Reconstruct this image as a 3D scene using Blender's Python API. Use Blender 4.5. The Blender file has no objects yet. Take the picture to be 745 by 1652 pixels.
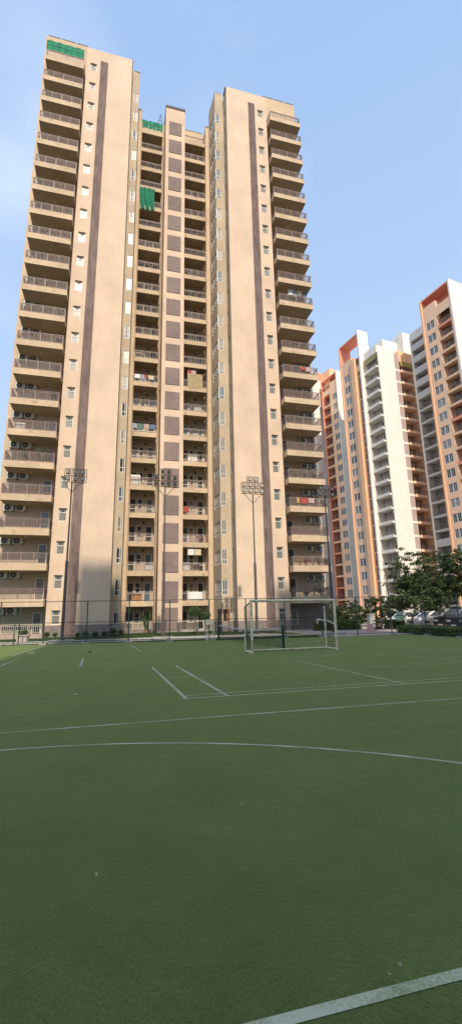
import bpy, math, random
from mathutils import Vector, Matrix
random.seed(11)
scn = bpy.context.scene
COL = scn.collection
R = math.radians
F = 2.9935                      # storey height of the tan tower
NF = 22
CAMY = -40.853

# ------------------------------------------------------------------ mesh builder
class MB:
    def __init__(s): s.v = []; s.f = []; s.m = []
    def face(s, pts, mi=0):
        n = len(s.v); s.v += [tuple(p) for p in pts]; s.f.append(tuple(range(n, n+len(pts)))); s.m.append(mi)
    def box(s, x0, x1, y0, y1, z0, z1, mi=0):
        n = len(s.v)
        s.v += [(x0,y0,z0),(x1,y0,z0),(x1,y1,z0),(x0,y1,z0),(x0,y0,z1),(x1,y0,z1),(x1,y1,z1),(x0,y1,z1)]
        for q in ((0,3,2,1),(4,5,6,7),(0,1,5,4),(1,2,6,5),(2,3,7,6),(3,0,4,7)):
            s.f.append(tuple(n+i for i in q)); s.m.append(mi)
    def tube(s, p, q, r, n=8, mi=0, r2=None, cap=True):
        p = Vector(p); q = Vector(q); r2 = r if r2 is None else r2
        d = (q-p)
        if d.length < 1e-6: return
        d.normalize()
        a = d.cross(Vector((0,0,1)))
        if a.length < 1e-3: a = Vector((1,0,0))
        a.normalize(); b = d.cross(a)
        i0 = len(s.v)
        for c, rr in ((p, r), (q, r2)):
            for k in range(n):
                t = 2*math.pi*k/n
                s.v.append(tuple(c + a*math.cos(t)*rr + b*math.sin(t)*rr))
        for k in range(n):
            k2 = (k+1) % n
            s.f.append((i0+k, i0+k2, i0+n+k2, i0+n+k)); s.m.append(mi)
        if cap:
            s.f.append(tuple(i0+k for k in range(n))[::-1]); s.m.append(mi)
            s.f.append(tuple(i0+n+k for k in range(n))); s.m.append(mi)
    def lathe(s, prof, c=(0,0,0), n=16, mi=0):
        i0 = len(s.v)
        for r, z in prof:
            for k in range(n):
                t = 2*math.pi*k/n
                s.v.append((c[0]+r*math.cos(t), c[1]+r*math.sin(t), c[2]+z))
        for j in range(len(prof)-1):
            for k in range(n):
                k2 = (k+1) % n
                s.f.append((i0+j*n+k, i0+j*n+k2, i0+(j+1)*n+k2, i0+(j+1)*n+k)); s.m.append(mi)
    def wall(s, org, du, dn, L, z0, z1, ops=(), dep=0.12, mi=0, rmi=None):
        """vertical wall from org along du, dn = inward normal; ops = (s0,s1,za,zb) openings with reveals"""
        o = Vector(org); du = Vector(du).normalized(); dn = Vector(dn).normalized(); rmi = mi if rmi is None else rmi
        P = lambda a, z, t=0: tuple(o + du*a + dn*t + Vector((0,0,z)))
        xs = sorted(set([0.0, L] + [x for q in ops for x in q[:2]]))
        for a, b in zip(xs[:-1], xs[1:]):
            mid = (a+b)/2; z = z0
            for q in sorted([q for q in ops if q[0] < mid < q[1]], key=lambda q: q[2]):
                if q[2] > z: s.face([P(a,z),P(b,z),P(b,q[2]),P(a,q[2])], mi)
                z = q[3]
            if z < z1: s.face([P(a,z),P(b,z),P(b,z1),P(a,z1)], mi)
        for a, b, za, zb in ops:
            s.face([P(a,za),P(b,za),P(b,za,dep),P(a,za,dep)], rmi)
            s.face([P(a,zb),P(a,zb,dep),P(b,zb,dep),P(b,zb)], rmi)
            s.face([P(a,za),P(a,za,dep),P(a,zb,dep),P(a,zb)], rmi)
            s.face([P(b,za),P(b,zb),P(b,zb,dep),P(b,za,dep)], rmi)
    def mesh(s, name, mats, smooth=False):
        me = bpy.data.meshes.new(name)
        me.from_pydata(s.v, [], s.f)
        for m in (mats if isinstance(mats, (list, tuple)) else [mats]): me.materials.append(m)
        me.polygons.foreach_set('material_index', s.m)
        if smooth: me.polygons.foreach_set('use_smooth', [True]*len(s.f))
        me.update()
        return me

def link(name, me, parent=None, loc=(0,0,0), rz=0.0):
    o = bpy.data.objects.new(name, me); COL.objects.link(o)
    o.parent = parent; o.location = loc; o.rotation_euler = (0,0,rz)
    return o
def tag(o, label=None, cat=None, group=None, kind=None):
    if label: o['label'] = label
    if cat: o['category'] = cat
    if group: o['group'] = group
    if kind: o['kind'] = kind
    return o
def thing(name, label, cat, loc=(0,0,0), rz=0.0, group=None):
    o = bpy.data.objects.new(name, None); COL.objects.link(o)
    o.empty_display_size = 0.2
    o.location = loc; o.rotation_euler = (0,0,rz)
    return tag(o, label, cat, group)
def dup(root, loc, rz, label, group=None, scale=None):
    r = root.copy(); COL.objects.link(r); r.location = loc; r.rotation_euler = (0,0,rz); r['label'] = label
    if group: r['group'] = group
    if scale: r.scale = scale
    for ch in list(root.children):
        c = ch.copy(); COL.objects.link(c); c.parent = r
        for g in list(ch.children):
            d = g.copy(); COL.objects.link(d); d.parent = c
    return r

# ------------------------------------------------------------------ materials
def nodes(name):
    m = bpy.data.materials.new(name); m.use_nodes = True
    nt = m.node_tree; b = nt.nodes['Principled BSDF']
    return m, nt, b
def flat(name, col, rough=0.6, metal=0.0, spec=0.4, vary=0.12, scale=3.0):
    m, nt, b = nodes(name)
    b.inputs['Roughness'].default_value = rough; b.inputs['Metallic'].default_value = metal
    b.inputs['Specular IOR Level'].default_value = spec
    if vary:
        g = nt.nodes.new('ShaderNodeNewGeometry')
        n = nt.nodes.new('ShaderNodeTexNoise'); n.inputs['Scale'].default_value = scale; n.inputs['Detail'].default_value = 4
        nt.links.new(g.outputs['Position'], n.inputs['Vector'])
        r = nt.nodes.new('ShaderNodeValToRGB')
        r.color_ramp.elements[0].position = 0.3; r.color_ramp.elements[1].position = 0.7
        r.color_ramp.elements[0].color = (*[c*(1-vary) for c in col], 1)
        r.color_ramp.elements[1].color = (*[min(1, c*(1+vary)) for c in col], 1)
        nt.links.new(n.outputs['Fac'], r.inputs['Fac'])
        nt.links.new(r.outputs['Color'], b.inputs['Base Color'])
    else:
        b.inputs['Base Color'].default_value = (*col, 1)
    return m
def plaster(name, col, dirt=0.25, seams=False, grime=0.0, patch=0.0):
    """painted render: broad blotches, vertical rain streaks, faint storey seams"""
    m, nt, b = nodes(name); N = nt.nodes; Lk = nt.links.new
    b.inputs['Roughness'].default_value = 0.85; b.inputs['Specular IOR Level'].default_value = 0.2
    g = N.new('ShaderNodeNewGeometry')
    n1 = N.new('ShaderNodeTexNoise'); n1.inputs['Scale'].default_value = 0.35; n1.inputs['Detail'].default_value = 6
    Lk(g.outputs['Position'], n1.inputs['Vector'])
    mp = N.new('ShaderNodeMapping'); mp.inputs['Scale'].default_value = (1.6, 1.6, 0.3)
    Lk(g.outputs['Position'], mp.inputs['Vector'])
    n2 = N.new('ShaderNodeTexNoise'); n2.inputs['Scale'].default_value = 1.6; n2.inputs['Detail'].default_value = 6; n2.inputs['Roughness'].default_value = .65
    Lk(mp.outputs['Vector'], n2.inputs['Vector'])
    n3 = N.new('ShaderNodeTexNoise'); n3.inputs['Scale'].default_value = 5.0; n3.inputs['Detail'].default_value = 8
    Lk(g.outputs['Position'], n3.inputs['Vector'])
    def ramp(src, a, b_, lo, hi):
        mr = N.new('ShaderNodeMapRange'); mr.inputs['From Min'].default_value = a; mr.inputs['From Max'].default_value = b_
        mr.inputs['To Min'].default_value = lo; mr.inputs['To Max'].default_value = hi
        Lk(src, mr.inputs['Value']); return mr.outputs['Result']
    f = ramp(n1.outputs['Fac'], .3, .7, 1-dirt*.45, 1+dirt*.2)
    f2 = ramp(n2.outputs['Fac'], .35, .75, 1+dirt*.08, 1-dirt*.22)
    f3 = ramp(n3.outputs['Fac'], .3, .7, 1-dirt*.2, 1+dirt*.15)
    def mul(a, b_):
        q = N.new('ShaderNodeMath'); q.operation = 'MULTIPLY'; Lk(a, q.inputs[0]); Lk(b_, q.inputs[1]); return q.outputs[0]
    k = mul(mul(f, f2), f3)
    if seams:
        sx = N.new('ShaderNodeSeparateXYZ'); Lk(g.outputs['Position'], sx.inputs[0])
        d = N.new('ShaderNodeMath'); d.operation = 'DIVIDE'; Lk(sx.outputs['Z'], d.inputs[0]); d.inputs[1].default_value = F
        fr = N.new('ShaderNodeMath'); fr.operation = 'FRACT'; Lk(d.outputs[0], fr.inputs[0])
        sm = ramp(fr.outputs[0], 0, .02, .945, 1.0)
        k = mul(k, sm)
    if grime:
        sx = N.new('ShaderNodeSeparateXYZ'); Lk(g.outputs['Position'], sx.inputs[0])
        k = mul(k, ramp(sx.outputs['Z'], 0, 12, 1-grime, 1))
    if patch:
        mp2 = N.new('ShaderNodeMapping'); mp2.inputs['Scale'].default_value = (1.0,1.0,2.2); Lk(g.outputs['Position'], mp2.inputs['Vector'])
        n4 = N.new('ShaderNodeTexNoise'); n4.inputs['Scale'].default_value = 1.1; n4.inputs['Detail'].default_value = 7; n4.inputs['Roughness'].default_value = .68
        Lk(mp2.outputs['Vector'], n4.inputs['Vector'])
        k = mul(k, ramp(n4.outputs['Fac'], .56, .68, 1, 1-patch))
    mx = N.new('ShaderNodeVectorMath'); mx.operation = 'SCALE'; mx.inputs[0].default_value = col
    Lk(k, mx.inputs['Scale']); Lk(mx.outputs[0], b.inputs['Base Color'])
    bp = N.new('ShaderNodeBump'); bp.inputs['Strength'].default_value = .25; bp.inputs['Distance'].default_value = .02
    Lk(n3.outputs['Fac'], bp.inputs['Height']); Lk(bp.outputs['Normal'], b.inputs['Normal'])
    return m
def leafmat(name, c0, c1, scale=1.3):
    m, nt, b = nodes(name)
    g = nt.nodes.new('ShaderNodeNewGeometry')
    n = nt.nodes.new('ShaderNodeTexNoise'); n.inputs['Scale'].default_value = scale; n.inputs['Detail'].default_value = 3
    nt.links.new(g.outputs['Position'], n.inputs['Vector'])
    r = nt.nodes.new('ShaderNodeValToRGB'); r.color_ramp.elements[0].color = (*c0,1); r.color_ramp.elements[1].color = (*c1,1)
    r.color_ramp.elements[0].position = .32; r.color_ramp.elements[1].position = .68
    nt.links.new(n.outputs['Fac'], r.inputs['Fac']); nt.links.new(r.outputs['Color'], b.inputs['Base Color'])
    b.inputs['Roughness'].default_value = .55; b.inputs['Specular IOR Level'].default_value = .3
    return m

TAN = plaster('tan_render', (.62,.46,.305), .32, True, patch=.12)
PANEL = plaster('peach_render', (.70,.525,.385), .3, True, patch=.07)
TAUPE = plaster('taupe_render', (.53,.42,.30), .32, True, patch=.14)
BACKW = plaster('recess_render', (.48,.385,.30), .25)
SOFF_SHADE = plaster('soffit_shade_render', (.35,.285,.20), .35)  # slab render in a darker tone, shade under the balconies painted in
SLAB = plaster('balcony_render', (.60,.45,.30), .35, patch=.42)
PLINTH = plaster('plinth_render', (.27,.225,.20), .4, patch=.3)
STRIPE = plaster('brown_cladding', (.265,.195,.175), .5)
LOUV = plaster('brown_louvre', (.27,.205,.185), .35)
RAIL = flat('railing_paint', (.225,.155,.135), .5)
RAILL = flat('grey_railing', (.27,.225,.20), .5)
CREAM = flat('cream_railing', (.55,.47,.34), .6)
DARK = flat('dark_trim', (.035,.03,.03), .6)
WHITE = flat('white_frame', (.66,.62,.55), .4, vary=.06)
GREYP = flat('grey_plastic', (.50,.49,.45), .5)
FAN = flat('fan_black', (.03,.03,.032), .5)
def glass(name, col, rough=.12):
    m, nt, b = nodes(name)
    b.inputs['Base Color'].default_value = (*col,1); b.inputs['Roughness'].default_value = rough
    b.inputs['Specular IOR Level'].default_value = .6
    return m
G_DARK = glass('dark_glass', (.03,.033,.036))
G_GREY = glass('frosted_glass', (.17,.165,.148), .4)
G_CURT = glass('curtained_glass', (.21,.185,.15), .25)
G_BLUE = glass('blue_grey_glass', (.10,.13,.16))
GREEN_NET = flat('green_shade_net', (.008,.17,.09), .8, vary=.35, scale=2.5)
METAL_DK = flat('dark_steel', (.085,.07,.06), .5)
POLE = flat('painted_pole', (.105,.085,.075), .5)
FGREEN = flat('green_fence_paint', (.03,.06,.045), .5)
GOALW = flat('worn_white_paint', (.82,.69,.46), .5, vary=.3, scale=7)
RUST = flat('rusty_paint', (.58,.46,.30), .7, vary=.4, scale=9)
NETDK = flat('dark_net', (.03,.035,.03), .9)
CONC = plaster('concrete', (.42,.40,.36), .4)
PAVE = plaster('pink_paving', (.44,.36,.32), .4)
WOOD = flat('door_wood', (.34,.14,.06), .5, vary=.25)
PLANK = flat('bench_slat', (.12,.09,.075), .6)
RUBBER = flat('rubber', (.02,.02,.02), .8)
CHROME = flat('wheel_alloy', (.25,.25,.25), .4, .6)
BARK = flat('bark', (.085,.06,.045), .9, vary=.4, scale=6)
LEAF1 = leafmat('dark_leaves', (.014,.03,.009), (.085,.125,.034))
LEAF2 = leafmat('mid_leaves', (.03,.065,.018), (.10,.165,.045))
LEAF3 = leafmat('hedge_leaves', (.06,.095,.022), (.20,.26,.065), 2.5)
FLOWER = flat('pale_flowers', (.75,.72,.68), .6)
REDF = flat('red_cloth', (.38,.07,.06), .8, vary=.35, scale=6)

# ------------------------------------------------------------------ ground
def turf_material():
    m, nt, b = nodes('artificial_turf'); N = nt.nodes; Lk = nt.links.new
    b.inputs['Roughness'].default_value = .95; b.inputs['Specular IOR Level'].default_value = .1
    b.inputs['Sheen Weight'].default_value = .48; b.inputs['Sheen Roughness'].default_value = .45; b.inputs['Sheen Tint'].default_value = (.70,.84,.34,1)
    g = N.new('ShaderNodeNewGeometry')
    def noise(scale, detail=4, rough=.55, vec=None):
        n = N.new('ShaderNodeTexNoise'); n.inputs['Scale'].default_value = scale; n.inputs['Detail'].default_value = detail
        n.inputs['Roughness'].default_value = rough
        Lk(vec or g.outputs['Position'], n.inputs['Vector']); return n.outputs['Fac']
    def rng(src, a, b_, lo, hi):
        mr = N.new('ShaderNodeMapRange'); mr.inputs['From Min'].default_value = a; mr.inputs['From Max'].default_value = b_
        mr.inputs['To Min'].default_value = lo; mr.inputs['To Max'].default_value = hi
        Lk(src, mr.inputs['Value']); return mr.outputs['Result']
    def mul(a, b_):
        q = N.new('ShaderNodeMath'); q.operation = 'MULTIPLY'; Lk(a, q.inputs[0]); Lk(b_, q.inputs[1]); return q.outputs[0]
    broad = rng(noise(.9, 8, .68), .32, .68, .76, 1.2)
    mid = rng(noise(7.0, 8, .75), .3, .7, .80, 1.20)
    mp = N.new('ShaderNodeMapping'); mp.inputs['Scale'].default_value = (1, .35, 1); mp.inputs['Rotation'].default_value = (0,0,.4)
    Lk(g.outputs['Position'], mp.inputs['Vector'])
    fine = rng(noise(95.0, 5, .75, mp.outputs['Vector']), .3, .7, .45, 1.55)
    wv = N.new('ShaderNodeTexWave'); wv.inputs['Scale'].default_value = .085; wv.inputs['Distortion'].default_value = .4
    Lk(g.outputs['Position'], wv.inputs['Vector'])
    band = rng(wv.outputs['Fac'], 0, 1, .97, 1.03)
    k = mul(mul(mul(broad, mid), fine), band)
    tint = rng(noise(1.1, 5, .6), .35, .7, 0, 1)
    mix = N.new('ShaderNodeMix'); mix.data_type = 'RGBA'
    mix.inputs[6].default_value = (.064,.096,.019,1); mix.inputs[7].default_value = (.084,.096,.024,1)
    Lk(tint, mix.inputs[0])
    sc = N.new('ShaderNodeVectorMath'); sc.operation = 'SCALE'
    Lk(mix.outputs[2], sc.inputs[0]); Lk(k, sc.inputs['Scale']); Lk(sc.outputs[0], b.inputs['Base Color'])
    bp = N.new('ShaderNodeBump'); bp.inputs['Strength'].default_value = .6; bp.inputs['Distance'].default_value = .012
    Lk(fine, bp.inputs['Height']); Lk(bp.outputs['Normal'], b.inputs['Normal'])
    return m
TURF = turf_material()
def line_material():
    m, nt, b = nodes('turf_line'); N = nt.nodes; Lk = nt.links.new
    g = N.new('ShaderNodeNewGeometry')
    n = N.new('ShaderNodeTexNoise'); n.inputs['Scale'].default_value = 60; n.inputs['Detail'].default_value = 6; n.inputs['Roughness'].default_value = .75
    Lk(g.outputs['Position'], n.inputs['Vector'])
    n2 = N.new('ShaderNodeTexNoise'); n2.inputs['Scale'].default_value = 2.2; n2.inputs['Detail'].default_value = 5
    Lk(g.outputs['Position'], n2.inputs['Vector'])
    ad = N.new('ShaderNodeMath'); ad.operation = 'ADD'; Lk(n.outputs['Fac'], ad.inputs[0]); Lk(n2.outputs['Fac'], ad.inputs[1])
    r = N.new('ShaderNodeValToRGB')
    r.color_ramp.elements[0].position = .72/2*1.0; r.color_ramp.elements[1].position = .56
    r.color_ramp.elements[0].color = (.18,.215,.07,1); r.color_ramp.elements[1].color = (.52,.52,.37,1)
    hv = N.new('ShaderNodeMath'); hv.operation = 'MULTIPLY'; hv.inputs[1].default_value = .5
    Lk(ad.outputs[0], hv.inputs[0]); Lk(hv.outputs[0], r.inputs['Fac']); Lk(r.outputs['Color'], b.inputs['Base Color'])
    b.inputs['Roughness'].default_value = .95; b.inputs['Specular IOR Level'].default_value = .1
    return m
LINE = line_material()
FAINT = flat('faint_turf_line', (.33,.37,.18), .95, spec=.1, vary=.25, scale=4)
SOIL = plaster('bare_ground', (.17,.15,.11), .5)
GRASS = flat('lawn', (.034,.058,.018), .95, spec=.1, vary=.45, scale=3)

mb = MB(); mb.face([(-700,-400,-.012),(900,-400,-.012),(900,1500,-.012),(-700,1500,-.012)])
tag(link('ground', mb.mesh('ground', SOIL)), kind='structure')
mb = MB()
mb.face([(-26,-58,0),(19.7,-58,0),(19.7,-13.2,0),(14.3,-13.0,0),(9,-12.6,0),(-4,-10.4,0),(-26,-8.6,0)])
tag(link('turf', mb.mesh('turf', TURF)), kind='structure')
mb = MB(); mb.face([(-40,-8.4,-.004),(-4,-10.3,-.004),(9,-12.5,-.004),(14.2,-12.9,-.004),(14.2,6,-.004),(-40,6,-.004)])
tag(link('lawn', mb.mesh('lawn', GRASS)), kind='structure')
mb = MB()
mb.box(1.6,12.6,-8.3,-6.2,-.006,.03); mb.box(-30,1.597,-7.4,-6.5,-.006,.025)
tag(link('path', mb.mesh('path', CONC)), kind='structure')
mb = MB(); mb.box(-26,-4,-9.2,-9.05,-.01,.06); mb.box(-4,14,-9.9,-9.78,-.01,.06)
tag(link('kerb', mb.mesh('kerb', CONC)), kind='structure')
mb = MB(); mb.box(14.6,70,-13.0,12,-.0115,.02)
tag(link('pavement', mb.mesh('pavement', PAVE)), kind='structure')
ASPH = plaster('asphalt', (.09,.085,.08), .3)
mb = MB(); mb.box(21.4,70,-40,-13.003,-.0115,.02)
tag(link('road', mb.mesh('road', ASPH)), kind='structure')

def strip(mb, p, q, w, z=.0025):
    p = Vector((*p,0)); q = Vector((*q,0)); d = (q-p).normalized(); n = Vector((-d.y,d.x,0))*w/2
    mb.face([(*(p-n).xy,z),(*(q-n).xy,z),(*(q+n).xy,z),(*(p+n).xy,z)])
mb = MB()
for p, q, w in [((1.21,-25.78),(1.42,-31.67),.075),((1.98,-25.76),(2.26,-31.69),.075),
                ((-4.34,-18.67),(-4.0,-11.4),.075),((-3.8,-24.2),(-3.74,-20.76),.075),((-1.06,-24.5),(-1.16,-21.48),.075),
                ((.88,-14.0),(1.21,-18.7),.07)]:
    strip(mb, p, q, w)
strip(mb, (-9,-33.28),(19.6,-33.62), .054, .003); strip(mb, (-8,-38.77),(19.6,-38.79), .058, .003)
# arc fitted through three court points
def circ(a, b, c):
    ax, ay = a; bx, by = b; cx, cy = c
    d = 2*(ax*(by-cy)+bx*(cy-ay)+cx*(ay-by))
    ux = ((ax*ax+ay*ay)*(by-cy)+(bx*bx+by*by)*(cy-ay)+(cx*cx+cy*cy)*(ay-by))/d
    uy = ((ax*ax+ay*ay)*(cx-bx)+(bx*bx+by*by)*(ax-cx)+(cx*cx+cy*cy)*(bx-ax))/d
    return ux, uy, math.hypot(ax-ux, ay-uy)
ux, uy, ur = circ((-1.33,-34.30),(1.85,-35.13),(3.64,-36.44))
N_ = 70; a0, a1 = R(142), R(18)
for i in range(N_):
    t0 = a0+(a1-a0)*i/N_; t1 = a0+(a1-a0)*(i+1)/N_
    mb.face([(ux+(ur-.026)*math.cos(t0), uy+(ur-.026)*math.sin(t0), .003),(ux+(ur-.026)*math.cos(t1), uy+(ur-.026)*math.sin(t1), .003),
             (ux+(ur+.026)*math.cos(t1), uy+(ur+.026)*math.sin(t1), .003),(ux+(ur+.026)*math.cos(t0), uy+(ur+.026)*math.sin(t0), .003)])
tag(link('court_marking', mb.mesh('court_marking', LINE)), kind='structure')
mb = MB()
for p, q, w in [((1.44,-31.66),(19.5,-31.74),.06),((1.46,-31.33),(19.5,-31.3),.045),((6.14,-26.03),(6.37,-31.64),.055),
                ((10.3,-25.4),(10.8,-29.2),.05)]:
    strip(mb, p, q, w, .0035)
tag(link('pale_court_marking', mb.mesh('pale_court_marking', flat('pale_turf_line', (.45,.47,.27), .95, spec=.1, vary=.3, scale=5))), kind='structure')
mb = MB()
for p, q, w in [((-3.7,-17.9),(19,-19.9),.05),((-3.7,-18.6),(6.0,-19.5),.04),((-3.68,-21.1),(9,-21.65),.05),((-3.72,-23.95),(4.0,-24.9),.05),((-8,-24.35),(19,-25.3),.05),
                ((1.32,-28.5),(19,-29.0),.05),((1.3,-25.75),(8,-26.5),.045),((9.4,-22.4),(19,-22.8),.05),((2.6,-22.9),(19,-24.9),.045)]:
    strip(mb, p, q, w, .0015)
tag(link('faint_court_marking', mb.mesh('faint_court_marking', FAINT)), kind='structure')

# ------------------------------------------------------------------ tan tower
OX, OY = 5.35, 5.0
tower = thing('apartment_tower', 'tall tan apartment tower with two peach shafts, brown stripes and stacked balconies', 'building', (OX,OY,0))
def tpart(name, me, x=0, y=0, z=0): return link(name, me, tower, (x-OX, y-OY, z))

win_z = [(k*F+1.0, k*F+2.2) for k in range(NF)]
w = MB()   # materials: 0 panel, 1 tan, 2 taupe, 3 recess, 4 plinth, 5 dark, 6 concrete
X, Y_ = (1,0,0), (0,1,0)
def wy(x0, x1, y, z0, z1, ops=(), mi=1, dep=.12, rmi=None, plinth=True):
    if plinth and z0 == 0:
        w.wall((x0,y,0), X, Y_, x1-x0, 0, .98, (), dep, 4); z0 = .98
    w.wall((x0,y,0), X, Y_, x1-x0, z0, z1, [(a-x0,b-x0,c,d) for a,b,c,d in ops], dep, mi, rmi)
def wx(y0, y1, x, z0, z1, sgn, ops=(), mi=1, dep=.12, plinth=True):
    if plinth and z0 == 0:
        w.wall((x,y0,0), Y_, (sgn,0,0), y1-y0, 0, .98, (), dep, 4); z0 = .98
    w.wall((x,y0,0), Y_, (sgn,0,0), y1-y0, z0, z1, [(a-y0,b-y0,c,d) for a,b,c,d in ops], dep, mi)
TOP = 67.35
# left half
wx(1.2,18,-10.52,0,69.3,1); wy(-10.52,-10.2,1.2,0,69.3)
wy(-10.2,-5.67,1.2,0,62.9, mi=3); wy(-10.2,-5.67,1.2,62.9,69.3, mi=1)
wx(0,1.2,-5.67,0,TOP,1, mi=0)
wy(-5.67,-.49,0,0,TOP,[(-5.24,-4.52,a+.02,b+.02) for a,b in win_z], mi=0, dep=.22)
wx(0,1.74,-.49,0,TOP,-1, mi=2)
wy(-.49,.44,1.74,0,68.3,[(-.14,.38,k*F+.5,k*F+1.98) for k in range(NF)], mi=2, dep=.1)
wx(1.74,4.35,.44,0,68.3,-1, mi=2)
wy(.44,.93,4.35,0,65.9); wx(4.35,6.0,.93,0,65.9,-1, mi=1)
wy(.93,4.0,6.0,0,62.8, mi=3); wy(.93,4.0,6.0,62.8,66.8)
# lift column
wx(4.0,6.0,4.0,0,67.1,1, mi=1); wy(4.0,6.5,4.0,0,67.1, mi=0); wx(4.0,6.0,6.5,0,67.1,-1, mi=1)
w.box(4.04,6.46,4.04,9,67.1,67.16,6)
# right half
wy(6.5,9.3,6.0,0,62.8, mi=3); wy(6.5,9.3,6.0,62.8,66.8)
wx(4.35,6.0,9.3,0,65.9,1, mi=1); wy(9.3,9.78,4.35,0,65.9)
bayd = Vector((10.03-9.78, 1.68-4.35, 0)); bayL = bayd.length
bay_ops = [(bayL-2.05, bayL-.06, k*F+.48, k*F+1.94) for k in range(1,NF)]
bn = Vector((2.67,.25,0)).normalized()
w.wall((9.78,4.35,0), bayd, bn, bayL, 0, .98, [(bayL-1.6,bayL-.2,0,.98)], .15, 4)
w.wall((9.78,4.35,0), bayd, bn, bayL, .98, 68.4, bay_ops+[(bayL-1.6,bayL-.2,.98,2.1)], .1, 2)
wy(10.03,11.15,1.68,0,68.4,[(10.08,10.64,k*F+.48,k*F+1.94) for k in range(1,NF)]+[(10.15,10.85,.98,2.1)], mi=2, dep=.1)
wx(0,1.68,11.15,0,TOP,1,[(.85,1.45,k*F+.85,k*F+2.1) for k in range(NF)], mi=2, dep=.12)
wy(11.15,16.43,0,0,TOP,[(15.26,15.98,a-.12,b-.12) for a,b in win_z], mi=0, dep=.22)
wx(0,1.2,16.43,0,TOP,-1, mi=0)
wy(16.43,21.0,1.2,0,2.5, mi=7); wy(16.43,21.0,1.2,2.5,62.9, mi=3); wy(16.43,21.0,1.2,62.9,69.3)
wx(1.2,18,21.0,0,69.3,-1)
w.wall((-10.52,18,0),X,(0,-1,0),31.52,0,69.3,(),.1,1)
# roofs
for x0,x1,y0,y1,z in ((-10.52,-5.67,1.2,18,66.3),(-5.67,-.49,0,18,66.3),(-.49,.44,1.74,18,66.3),(.44,10.0,6,18,65.2),(10.0,11.15,1.68,18,66.3),(11.15,16.43,0,18,66.3),(16.43,21,1.2,18,66.3),(.44,.93,4.35,6,65.5),(9.3,9.9,4.35,6,65.5)):
    w.face([(x0,y0,z),(x1,y0,z),(x1,y1,z),(x0,y1,z)], 6)
# inner sides that close the parapets above the middle section
wx(6,18,-.0,65.2,68.3,-1, plinth=False); wx(6,18,10.4,65.2,68.3,1, plinth=False)
me = w.mesh('wall', [PANEL,TAN,TAUPE,BACKW,PLINTH,DARK,CONC,plaster('ground_floor_shade_render', (.25,.215,.185), .3)])  # last render is darkened to paint in shade below the first right balcony
wall_o = tpart('wall', me)

# brown ribbed stripes
def stripe_mesh():
    m = MB(); m.box(-.43,.43,-.05,-.002,.1,65.7)
    for i in range(12):
        x = -.415+i*.07; z0 = .12; j = 0
        while z0 < 65.5:
            hh = min(random.choice((.7,.9,1.1,1.4)), 65.6-z0); o = random.choice((.0,.012,.026,.034))
            m.box(x+.004,x+.050,-.075-o,-.05,z0,z0+hh, random.choice((0,0,1))); z0 += hh
    return m.mesh('cladding_stripe', [STRIPE, plaster('brown_cladding_dark', (.19,.135,.125), .4)])
sm = stripe_mesh()
tpart('cladding_stripe', sm, -3.68, 0); tpart('cladding_stripe', sm, 14.44, 0)

# windows ----------------------------------------------------------
def frame_rect(m, x0, x1, z0, z1, t, y0, y1, mi=0):
    m.box(x0,x1,y0,y1,z0,z0+t,mi); m.box(x0,x1,y0,y1,z1-t,z1,mi)
    m.box(x0,x0+t,y0,y1,z0+t,z1-t,mi); m.box(x1-t,x1,y0,y1,z0+t,z1-t,mi)
def small_window():
    m = MB(); frame_rect(m,-.36,.36,0,1.2,.075,.14,.20)
    m.box(-.285,.285,.14,.20,.76,.83)
    p = MB(); p.box(-.285,.285,.175,.185,.075,.76,0); p.box(-.285,.285,.175,.185,.83,1.125,1)
    p.tube((0,.155,.97),(0,.178,.97),.09,10,2)
    return m.mesh('window', WHITE), p
swf, swp = small_window()
swpm = [swp.mesh('pane', mats) for mats in ([G_GREY,G_CURT,DARK],[G_CURT,G_GREY,FAN],[G_GREY,G_GREY,FAN],[WHITE,WHITE,GREYP])]
for k in range(NF):
    for x, z in ((-4.88, k*F+1.02), (15.62, k*F+.88)):
        o = tpart('window', swf, x, 0, z)
        link('pane', random.choice(swpm[:3]) if not (x < 0 and k in (14,15,16)) else swpm[3], o)
sill = MB(); sill.box(-.42,.42,-.035,.04,-.05,-.002)
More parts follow.
